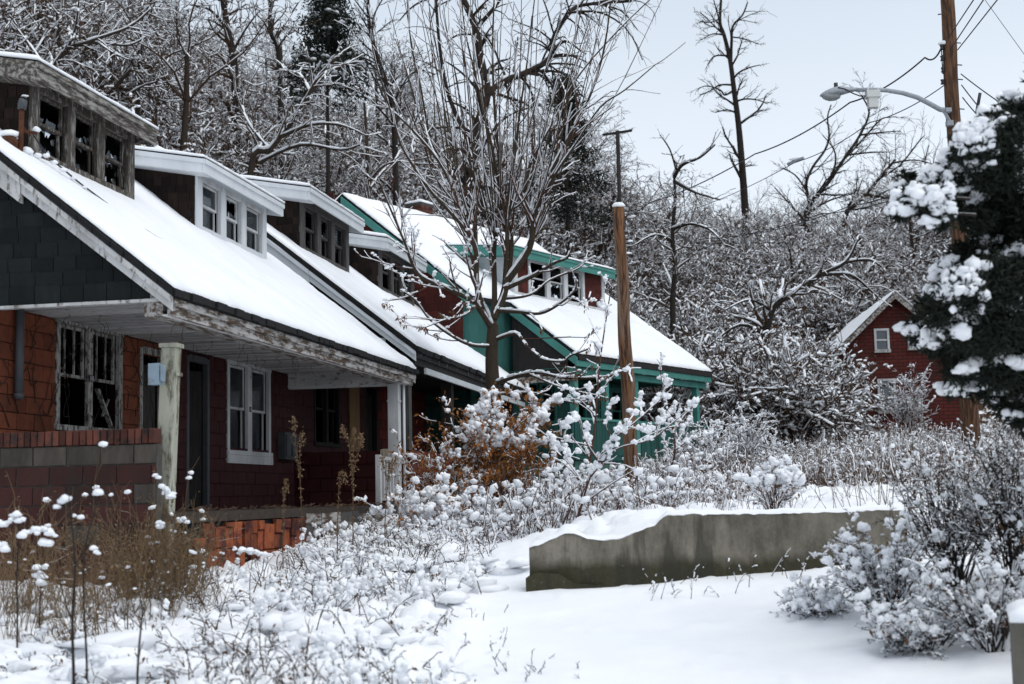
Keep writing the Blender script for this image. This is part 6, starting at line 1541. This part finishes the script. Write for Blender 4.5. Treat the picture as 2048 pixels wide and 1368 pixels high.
# saplings before the teal porch
def sapling(label, d, limbs, seed, snow=(.3, .9, 1.9, .016), nb=90, thin=.6):
    e, P = px_tree("sapling", label, d, limbs, seed, dict(levels=3, n=[4, 4, 3], wob=[.1, .14, .2], trop=[.03, .02, 0], kids=[4, 3], ang=.8, ratio=.4, rmin=.005, rr=.55, lo=.2, taper=.45, lmax=1.4), TWIG_R, TWIG_R, snow, .6, thin=thin)
    A = np.array(P.seg); rs_ = P.np; k = A[A[:, 8] >= 1]; nb = int(nb * .7); j = rs_.randint(0, len(k), nb); sz = rs_.uniform(.025, .065, nb)[:, None] * np.array([[1.3, 1.1, .9]])
    obj("snow", pmesh("snow", [(*blobs(*beads(k[:, 0:3], k[:, 3:6], j, sz.mean(1), rs_, 9), rs_, .5, True), 0)], [SNOW], True), e)["kind"] = "stuff"; return e
sapling("slanting dark sapling with clumps of snow left of the cut off pole", 18.5, [([(1150, 1062), (1165, 1000), (1190, 930), (1225, 880), (1270, 845), (1320, 800)], 5, 1.5, 8), ([(1180, 950), (1230, 900), (1300, 880), (1340, 850), (1400, 800)], 3, 1.2, 8), ([(1170, 980), (1140, 930), (1110, 900)], 3, 1.2, 8), ([(1195, 925), (1170, 880), (1160, 840)], 3, 1.2, 7), ([(1225, 880), (1210, 840), (1230, 800)], 3, 1.2, 7), ([(1160, 1010), (1220, 970), (1270, 940)], 3, 1.2, 7)], 21)
sapling("slim upright sapling with a brown stem just left of the slanting sapling", 19.5, [([(1165, 1060), (1172, 980), (1190, 850), (1198, 740), (1212, 640), (1225, 560)], 5, 1.5, 8), ([(1190, 830), (1150, 790), (1120, 770)], 2.5, 1, 6), ([(1194, 790), (1230, 750), (1260, 740)], 2.5, 1, 6), ([(1205, 690), (1180, 640), (1170, 600)], 2, 1, 6), ([(1182, 900), (1130, 880), (1090, 870)], 2.5, 1.2, 7)], 22, nb=60)
sapling("thin bare switch standing in snow right of the leafy bush", 20.0, [([(1120, 1064), (1112, 1010), (1108, 960), (1118, 900), (1125, 850)], 3, 1, 5), ([(1110, 980), (1150, 950), (1180, 940)], 2, 1, 5)], 23, nb=26)
sapling("long snow lined stem leaning right of the cut off pole", 22.5, [([(1340, 960), (1350, 900), (1345, 860), (1330, 800), (1320, 740)], 4, 1.2, 6), ([(1345, 870), (1370, 830), (1400, 800), (1418, 790)], 4, 1.5, 4), ([(1350, 900), (1380, 880), (1420, 870)], 3, 1.2, 6)], 24, nb=50)
# shrubs right of the teal porch
for i, (px, d, h, w_, lb) in enumerate(((1400, 26.0, 1.15, .6, "white crowned shrub beside the right corner of the teal porch"), (1470, 27.0, 1.25, .6, "tall snowy shrub with brown stems right of the teal porch"), (1530, 29.0, .85, .6, "rounded snowy shrub at the right end of the shrub row"))):
    bush("shrub", lb, gpt(px, d), h, w_, 30 + i, 30, twig=TWIG_R, leafm=leaf_br, nleaf=260, leaf=.06, blob=260, clods=2, bs=(.02, .05), group="shrubs beside the teal porch", kids=(6, 4), rmin=.006)
bush("wall_bush", "dark bush with a heavy cap of snow just behind the concrete wall", gpt(1545, 15.7), .5, .28, 36, 16, twig=TWIG_R, leafm=leaf_br, nleaf=160, blob=60, bs=(.03, .075), top=.35)
bush("red_twig_bush", "fine red twigged bush dotted with snow before the red house", gpt(1815, 46.0), 2.0, .9, 37, 26, twig=TWIG_R, blob=200, bs=(.03, .06), clods=2, kids=(7, 5), trop=(.01, .0, -.01), rmin=.009, r0=.02)
bush("red_twig_bush", "brown twiggy bush at the left corner of the red house", gpt(1722, 46.5), .9, .8, 38, 18, twig=TWIG_R, blob=120, bs=(.03, .06), clods=2, kids=(7, 5), rmin=.009, r0=.02, nleaf=200, leaf=.07)
# goldenrod stalks
def goldenrod(label, d, paths, seed):
    P = Plant(seed); rs_ = P.np; base = None; H_ = []
    for k, pxs in enumerate(paths):
        pts = [PX(a, b, d) for a, b in pxs]
        if k == 0: base = np.array([pts[0][0], pts[0][1], gz(pts[0][0], d) - .05]); pts = [base] + pts
        pts = [p - base for p in pts]; o_ = P.limb(pts, .008 if k == 0 else .005, .004, 0, None, 0, 5)
        for q, dd, r_, t in o_:
            if q[2] > pts[-1][2] * .35:
                for _ in range(9): H_.append(np.array(q) + rs_.normal(0, .009 + .008 * rs_.rand(), 3))
        tip = np.array(o_[-1][0])
        for _ in range(60): u_ = rs_.rand(); H_.append(tip + np.array([rs_.normal(0, .006 + .028 * u_), rs_.normal(0, .006 + .028 * u_), .02 - .16 * u_]))
    P0, P1, R0, R1, lv = P.arrays(); e = empty("goldenrod", base); tag(e, label, "weed", "dry goldenrod stalks before the porch")
    obj("stem", pmesh("stem", [(*seg_tubes(P0, P1, R0, R1, 5), 0)], [TWIG_B]), e); obj("seed_head", pmesh("seed_head", [(*leaves(np.array(H_), .028, rs_, .5, .8), 0)], [seedm]), e)["kind"] = "stuff"
goldenrod("tallest dry goldenrod stalk with a plumed top before the meter box", 17.0, [[(604, 1060), (600, 960), (592, 900), (588, 835)], [(600, 960), (600, 900), (604, 868)]], 1)
goldenrod("dry goldenrod stalk forked into three before the porch", 17.2, [[(706, 1075), (706, 980), (704, 940), (696, 880), (686, 853)], [(705, 945), (707, 900), (708, 858)], [(706, 950), (718, 900), (722, 872)]], 2)
goldenrod("short bent goldenrod stalk left of the forked one", 17.2, [[(675, 1070), (677, 1000), (680, 948), (690, 946)]], 3)
goldenrod("short goldenrod stalk left of the tallest one", 17.0, [[(566, 1060), (568, 1000), (572, 960)]], 4)
goldenrod("small branching goldenrod by the porch rail", 18.0, [[(770, 1050), (776, 960), (780, 925)], [(776, 965), (764, 915)], [(776, 960), (792, 912)]], 5)
# tall weed stalks with snow caps in the foreground
def weed(label, d, pxs, seed, caps, mat=None, r=.011, twigs=5):
    P = Plant(seed); rs_ = P.np; pts = [PX(a, b, d) for a, b in pxs]; base = np.array([pts[0][0], pts[0][1], min(gz(pts[0][0], d), pts[0][2]) - .05]); pts = [base] + pts
    P.limb([p - base for p in pts], r, r * .4, 0, dict(levels=2, n=[4, 4], wob=[.1, .12], trop=[.05, .05], kids=[twigs], ang=.6, ratio=.22, rmin=.003, rr=.6, lo=.35, taper=.5), twigs, 4)
    P0, P1, R0, R1, lv = P.arrays(); e = empty("weed_stalk", base); tag(e, label, "weed", "tall weed stalks in the foreground")
    obj("stem", pmesh("stem", [(*seg_tubes(P0, P1, R0, R1, 5), 0)], [mat or TWIG_B], True), e)
    if caps:
        C_ = []; S_ = []
        for (a, b, n_) in caps:
            c0 = PX(a, b, d) - base
            for _ in range(n_): C_.append(c0 + rs_.normal(0, .022, 3) * (1.6, 1, .8)); S_.append(rs_.uniform(.016, .038) * np.array([1.2, 1.1, .85]))
        obj("snow_cap", pmesh("snow_cap", [(*blobs(C_, S_, rs_, .3), 0)], [SNOW], True), e)["kind"] = "stuff"
W_ = [("dark thick stalk at the lower left edge of the weeds", 9.6, [(148, 1368), (145, 1240), (150, 1130), (140, 1020), (128, 1000)], [(130, 1006, 3)], TWIG_D, .014),
 ("dark stalk beside the thick one, topped with a snow ball", 9.8, [(174, 1330), (168, 1200), (170, 1100), (190, 1020), (188, 990)], [(189, 988, 1)], TWIG_D, .010),
 ("tan stalk leaning before the brick topped parapet", 11.5, [(140, 1300), (150, 1180), (135, 1080), (132, 1020)], [(152, 1040, 2)], None, .009),
 ("thin stalk with a round snow cap before the parapet corner", 11.5, [(200, 1300), (190, 1180), (192, 1110), (195, 1100)], [(193, 1103, 3)], None, .007),
 ("stalk carrying several snow lumps by the mossy post", 13.0, [(330, 1200), (335, 1120), (328, 1050), (330, 985)], [(325, 980, 5), (345, 990, 5), (322, 955, 2), (320, 1045, 4)], None, .008),
 ("leaning tan stalk right of the mossy post", 13.5, [(372, 1200), (368, 1100), (372, 1000), (378, 945)], [(377, 946, 2), (362, 1045, 4)], None, .007),
 ("low dark stalk at the bottom edge near the left third", 9.4, [(275, 1368), (278, 1300), (285, 1220), (280, 1200)], [], TWIG_D, .012),
 ("dark weed stalk at the bottom edge below the forked goldenrod", 10.0, [(610, 1368), (612, 1320), (618, 1270), (616, 1250)], [(616, 1268, 2)], TWIG_B, .012),
 ("stalk with a fan of snow clumps at the left edge", 11.0, [(35, 1250), (34, 1150), (38, 1060), (30, 1030)], [(10, 1045, 6), (35, 1038, 7), (55, 1068, 6), (80, 1060, 6), (100, 1068, 6), (15, 1090, 5), (95, 1085, 4)], TWIG_D, .009),
 ("short stalk bearing a tall snow lump before the parapet", 11.8, [(80, 1210), (82, 1170), (84, 1140)], [(82, 1135, 4), (78, 1150, 6), (86, 1160, 6)], TWIG_D, .008),
 ("thin stalk with a snow knob in front of the tile foundation", 14.0, [(500, 1160), (505, 1120), (508, 1090)], [(480, 1100, 4), (500, 1104, 4), (520, 1108, 3)], TWIG_R, .006),
 ("thin pale stalk before the dark parapet", 12.0, [(255, 1220), (246, 1120), (240, 1040), (244, 985)], [(243, 988, 2)], None, .007),
 ("stalk with a drooping tan plume before the parapet", 12.5, [(196, 1200), (190, 1100), (188, 980), (205, 880)], [(212, 884, 1)], None, .006)]
for i, (lb, d, pp, cp, m_, r_) in enumerate(W_): weed(lb, d, pp, 300 + i, cp, m_, r_)
# ------------------------------------------------------------------ ground cover
def weed_clump(seed, n, h, mats, snow=.5, head=True, spread=.25, blob=3, lean=.35, rmin=.004, bsz=(.015, .04)):
    P = Plant(seed); rs_ = P.np
    cf = dict(levels=2, n=[4, 2], wob=[.1, .2], trop=[-.03, 0], kids=[2.2], ang=.6, ratio=.3, rmin=rmin, rr=.7, lo=.4, taper=.6)
    for i in range(n):
        a = P.r.uniform(0, 6.283); k = P.r.uniform(0, lean); P.grow((P.r.gauss(0, spread), P.r.gauss(0, spread), -.05), (k * math.cos(a), k * math.sin(a), 1), h * P.r.uniform(.5, 1.2), rmin * 1.4, 0, cf)
    P0, P1, R0, R1, lv = P.arrays(); parts = [(*seg_tubes(P0, P1, R0, R1, 3), 0), (*P.snowy(.25, snow, 1.8, .011, .9), 1)]
    tp = np.array(P.tips)
    if blob: j = rs_.randint(0, len(tp), blob); parts.append((*blobs(tp[j], rs_.uniform(*bsz, blob)[:, None] * np.array([[1.3, 1.2, .8]]), rs_, .35, True), 1))
    if head: j = rs_.randint(0, len(tp), n * 3); parts.append((*leaves(tp[j] + rs_.normal(0, .015, (n * 3, 3)), .03, rs_, .5), 2))
    return pmesh("weeds", parts, mats)
WM = [weed_clump(400 + i, 16, (.55, .7, .45, .6)[i], [TWIG_B if i % 2 else TWIG_R, SNOW, leaf_br], .6, True, .3, 9) for i in range(4)]
rs = NR(15); pts = []
while len(pts) < 1500:      # field behind the wall, up to the red house
    y = rs.uniform(16.2, 56); px = rs.uniform(1280, 2200); x = (px - 1024) / FPX * y
    if y < 24 and 3.2 < x < 5.6 and 17.2 < y < 21 : continue
    if 11 < x < 20 and y > 51: continue
    if rs.rand() > min(1, .25 + (y - 16) / 14): continue
    pts.append((x, y, 0))
pts = np.array(pts); pts[:, 2] = ground_z(pts[:, 0], pts[:, 1])
scatter("weed_field", "snow dusted dry weeds covering the field behind the concrete wall", pts, WM, rs, .4, 1.05)
LM = [weed_clump(410 + i, 12, .32, [TWIG_R, SNOW, leaf_br], .85, True, .3, 8, .9, .0045, (.02, .05)) for i in range(3)]
pts = []
while len(pts) < 620:       # low tangle in front of the teal house and second house
    y = rs.uniform(18.5, 36); px = rs.uniform(860, 1400); x = (px - 1024) / FPX * y
    if x * RN[0] + y * RN[1] < -6.2: continue
    if y < 20.5 and px < 1150 and rs.rand() < .6: continue
    pts.append((x, y, 0))
pts = np.array(pts); pts[:, 2] = ground_z(pts[:, 0], pts[:, 1])
scatter("low_tangle", "low tangle of snowy stems before the teal house", pts, LM, rs, .7, 1.5, tilt=.3)
# dry grass by the porch corner
TWIG_G = bark_mat('straw_stem', (.20, .135, .075), (.12, .08, .045), (.9, 1.1))
GM = [weed_clump(420 + i, 26, .9, [TWIG_G, SNOW, seedm], .0, True, .16, 2, .45, .0026) for i in range(3)]
pts = [(*gpt(rs.uniform(200, 400), rs.uniform(13.2, 14.5))[:2], 0) for _ in range(22)] + [(*gpt(rs.uniform(20, 230), rs.uniform(11.5, 14.2))[:2], 0) for _ in range(12)]
pts = np.array(pts); pts[:, 2] = ground_z(pts[:, 0], pts[:, 1])
scatter("dry_grass", "tall tan dry grass at the corner of the nearest porch", pts, GM, rs, .6, 1.15)
# snow-buried brush filling the foreground left
def left_brush():
    P = Plant(91); rg = P.r; rs_ = P.np; C_ = []; S_ = []
    cf = dict(levels=3, n=[5, 3, 2], wob=[.13, .2, .25], trop=[-.08, -.06, -.03], kids=[3.2, 2.0], ang=.8, ratio=.45, rmin=.0044, rr=.6, lo=.2, taper=.5)
    k = 0
    while k < 820:
        d = rg.uniform(9.3, 21.5); px = rg.uniform(-60, 1000); edge = 830 + (1000 - 830) * sstep(10, 19, d)
        if px > edge + rg.gauss(0, 25): continue
        x = float(PX(px, 1100, d)[0]); v = x * RN[0] + d * RN[1]
        if v < -6.15 and d > 14.4: continue
        if px < 330 and d > 14.0: continue
        if float(vnoise(x * 1.1, d * .9, seed=44)) < -.15 and rg.random() < .75: continue
        z = gz(x, d); k += 1; a = rg.uniform(0, 6.283); q = rg.uniform(.2, 1.0); hh = rg.uniform(.18, .46) * (.6 if px < 350 else 1.0)
        n0 = len(P.seg); P.grow((x, d, z + .02), (q * math.cos(a), q * math.sin(a), 1), hh, .0075, 0, cf)
        sg = P.seg[n0:]
        for _ in range(0):
            t = sg[min(len(sg) - 1, 2 + _)]; s_ = rg.uniform(.025, .07); C_.append((t[3], t[4], t[5] + s_ * .2)); S_.append((s_ * rg.uniform(.9, 1.5), s_ * rg.uniform(.9, 1.5), s_ * rg.uniform(.9, 1.4)))
        if rg.random() < .66: continue
        s_ = rg.uniform(.10, .30); C_.append((x + rg.gauss(0, .15), d + rg.gauss(0, .15), z + rg.uniform(-.05, .07))); S_.append((s_ * 1.3, s_ * 1.2, s_ * .55))
    P0, P1, R0, R1, lv = P.arrays()
    BI = rs_.randint(0, len(P0), 3000); BI = BI[vnoise(P0[BI, 0] * 1.9, P0[BI, 1] * 1.6, seed=46) > .12][:850]
    tp = np.array(P.tips); j = rs_.randint(0, len(tp), 700)
    o = obj("snowy_brush", pmesh("snowy_brush", [(*seg_tubes(P0, P1, R0, R1, 3), 0), (*P.snowy(.3, .32, 2.0, .012, 1.0), 1), (*leaves(tp[j] + rs_.normal(0, .02, (700, 3)), .04, rs_), 2)], [TWIG, SNOW, leaf_br]))
    tag(o, "snow buried weeds and brush filling the foreground before the porch", None, None, 'stuff')
    o2 = obj("snow_lumps", pmesh("snow_lumps", [(*blobs(*cluster(C_, S_, rs_, 5), rs_, .5), 0), (*blobs(*beads(P0, P1, BI, rs_.uniform(.022, .06, len(BI)), rs_, 8), rs_, .5, True), 0)], [SNOW], True), o); o2["kind"] = 'stuff'
left_brush()
# twigs poking through the snow of the lane and at the wall foot
def lane_twigs():
    P = Plant(93); rg = P.r
    cf = dict(levels=2, n=[4, 3], wob=[.12, .2], trop=[-.02, 0], kids=[2], ang=.7, ratio=.4, rmin=.003, rr=.6, lo=.3, taper=.5)
    spots = [(rg.uniform(1280, 1620), rg.uniform(13.6, 14.6), rg.uniform(.08, .28)) for _ in range(26)] + [(rg.uniform(985, 1160), rg.uniform(10.8, 11.6), rg.uniform(.06, .14)) for _ in range(16)] + [(rg.uniform(820, 1010), rg.uniform(11, 17), rg.uniform(.06, .2)) for _ in range(26)] + [(rg.uniform(930, 1080), rg.uniform(17, 20), rg.uniform(.08, .25)) for _ in range(24)]
    for px, d, h in spots:
        x = float(PX(px, 1150, d)[0]); a = rg.uniform(0, 6.28); k = rg.uniform(0, 1.2); P.grow((x, d, gz(x, d) - .02), (k * math.cos(a), k * math.sin(a), 1), h, .0045, 0, cf)
    P0, P1, R0, R1, lv = P.arrays(); o = obj("lane_twigs", pmesh("lane_twigs", [(*seg_tubes(P0, P1, R0, R1, 3), 0), (*P.snowy(.4, .4, 1.8, .01, .9), 1)], [TWIG_D, SNOW])); tag(o, "thin dark twigs poking through the snow of the lane", None, None, 'stuff')
lane_twigs()
# ------------------------------------------------------------------ brambles at the right
for i, (px, d, h, w_, ln, cn, bl, lb) in enumerate((
    (1640, 12.6, .36, .9, (-.35, -.1), 34, 230, "drooping snow covered bramble at the right end of the concrete wall"),
    (1760, 12.2, .75, .7, (-.1, -.2), 36, 220, "tall middle bramble with thick snow streaks before the wall"),
    (1830, 11.2, .48, .95, (-.35, -.35), 40, 260, "low bramble sweeping onto the lane with snow laden tips"),
    (1900, 12.8, 1.05, .6, (0, -.05), 46, 170, "dark upright bramble thicket below the utility pole"),
    (2020, 12.2, 1.15, .6, (0, 0), 50, 170, "dark dense bramble thicket at the right edge below the conifer"),
    (1960, 11.0, .7, .7, (-.1, -.1), 34, 160, "bramble clump beside the concrete block"))):
    bush("bramble", lb, gpt(px, d), h, w_, 50 + i, cn, twig=TWIG_D, leafm=leaf_br, nleaf=90, blob=int(bl * (.14 if h > 1 else .36)), bs=(.025, .06), group="brambles at the right", kids=(7, 5), snow=(.3, .16 if h > 1 else .34, 2.2, .012), lean=ln, r0=.009, rmin=.0035)
# ------------------------------------------------------------------ snow-laden conifer at the right edge
def conifer():
    D = 11.0; rs_ = NR(77); s = D / FPX
    cl_ = [(2035, 225, 36), (2000, 262, 40), (1955, 292, 42), (2040, 305, 55), (1990, 335, 50), (1915, 335, 30), (1880, 372, 30), (1835, 400, 26), (1806, 398, 16), (1812, 362, 14), (1868, 408, 32), (1925, 392, 40), (1985, 400, 50), (2045, 400, 55), (1800, 425, 16), (1880, 440, 20), (1950, 440, 30), (2030, 470, 50),
           (1995, 500, 45), (1950, 520, 45), (1915, 550, 40), (2045, 550, 60), (1985, 575, 60), (1935, 595, 48), (1895, 625, 42), (1862, 650, 36), (1838, 668, 22), (1885, 688, 34), (1930, 660, 45), (1985, 650, 60), (2045, 650, 60), (1945, 715, 40), (1915, 745, 24), (2000, 725, 55), (2050, 740, 60), (1905, 780, 14), (1968, 770, 34), (2030, 800, 45), (2055, 830, 40), (1848, 612, 12), (1870, 600, 14)]
    cl_ += [(2110 + 75 * (i % 3) + 20 * math.sin(i), 150 + 52 * (i // 3) + 15 * (i % 2), 46 + 4 * (i // 6)) for i in range(42)]
    tr = PX(2190, 620, D); base = np.array([tr[0], tr[1], gz(tr[0], tr[1]) - .1]); e = empty("conifer_tree", base)
    tag(e, "dark conifer heavy with snow leaning in at the right edge before the utility pole", "tree")
    q = MB(); q.tube([(0, 0, 0), (.05, .02, 2.0), (.0, 0, 4.3)], [.11, .09, .03], 12)
    tk = q.build("trunk", BARK_D, e, True)
    P = Plant(5); C_ = []; SB = []; SS = []
    for (px, py, r_) in cl_:
        dd = D + rs_.uniform(-.5, .5) + (px - 1950) / 400 * .3; c0 = PX(px, py, dd) - base; rr = r_ * s
        st = c0 + np.array([min(.30, -c0[0]), .1, .05]); mid = (st + c0) / 2 + np.array([0, rs_.uniform(-.03, .03), .03]); P.limb([st, mid, c0], .014, .007, 0, None, 0, 4)
        n_ = int((1500 if px < 2080 else 520) * (r_ / 45) ** 2) + 120; p = rs_.normal(0, 1, (n_, 3)); p /= np.linalg.norm(p, axis=1, keepdims=True); p *= (rs_.rand(n_, 1) ** .4); C_.append(c0 + p * rr * np.array([1.18, 1.1, 1.05]))
        nb = int((34 if px < 2080 else 9) * (r_ / 45) ** 1.5) + 4
        for _ in range(nb):
            a = rs_.uniform(0, 6.283); ph = rs_.uniform(-.25, 1.3); u_ = np.array([math.cos(a) * math.cos(ph) - .5, math.sin(a) * math.cos(ph) - .3, math.sin(ph)]); u_ /= np.linalg.norm(u_)
            SB.append(c0 + u_ * rr * rs_.uniform(.8, 1.02)); k = rs_.uniform(.028, .066); SS.append((k * 1.1, k * 1.1, k * 1.0))
    P0, P1, R0, R1, lv = P.arrays()
    obj("limbs", pmesh("limbs", [(*seg_tubes(P0, P1, R0, R1, 6), 0)], [BARK_D], True), e)["kind"] = "stuff"
    obj("crown", pmesh("needles", [(*leaves(np.concatenate(C_), .07, rs_, .25, -.1), 0)], [needle]), e)
    SB = np.array(SB); SS = np.array(SS); keep = vnoise(SB[:, 0] * 4.2, SB[:, 2] * 4.2, seed=5) * 1.2 + (-.6 * np.clip((SB[:, 0] + base[0] - 3.5) / .35, -.5, 1)) > -.30
    obj("snow", pmesh("snow", [(*blobs(*cluster(SB[keep], SS[keep], rs_, 2, .8, (.55, .85)), rs_, .45), 0)], [SNOW], True), e)
conifer()
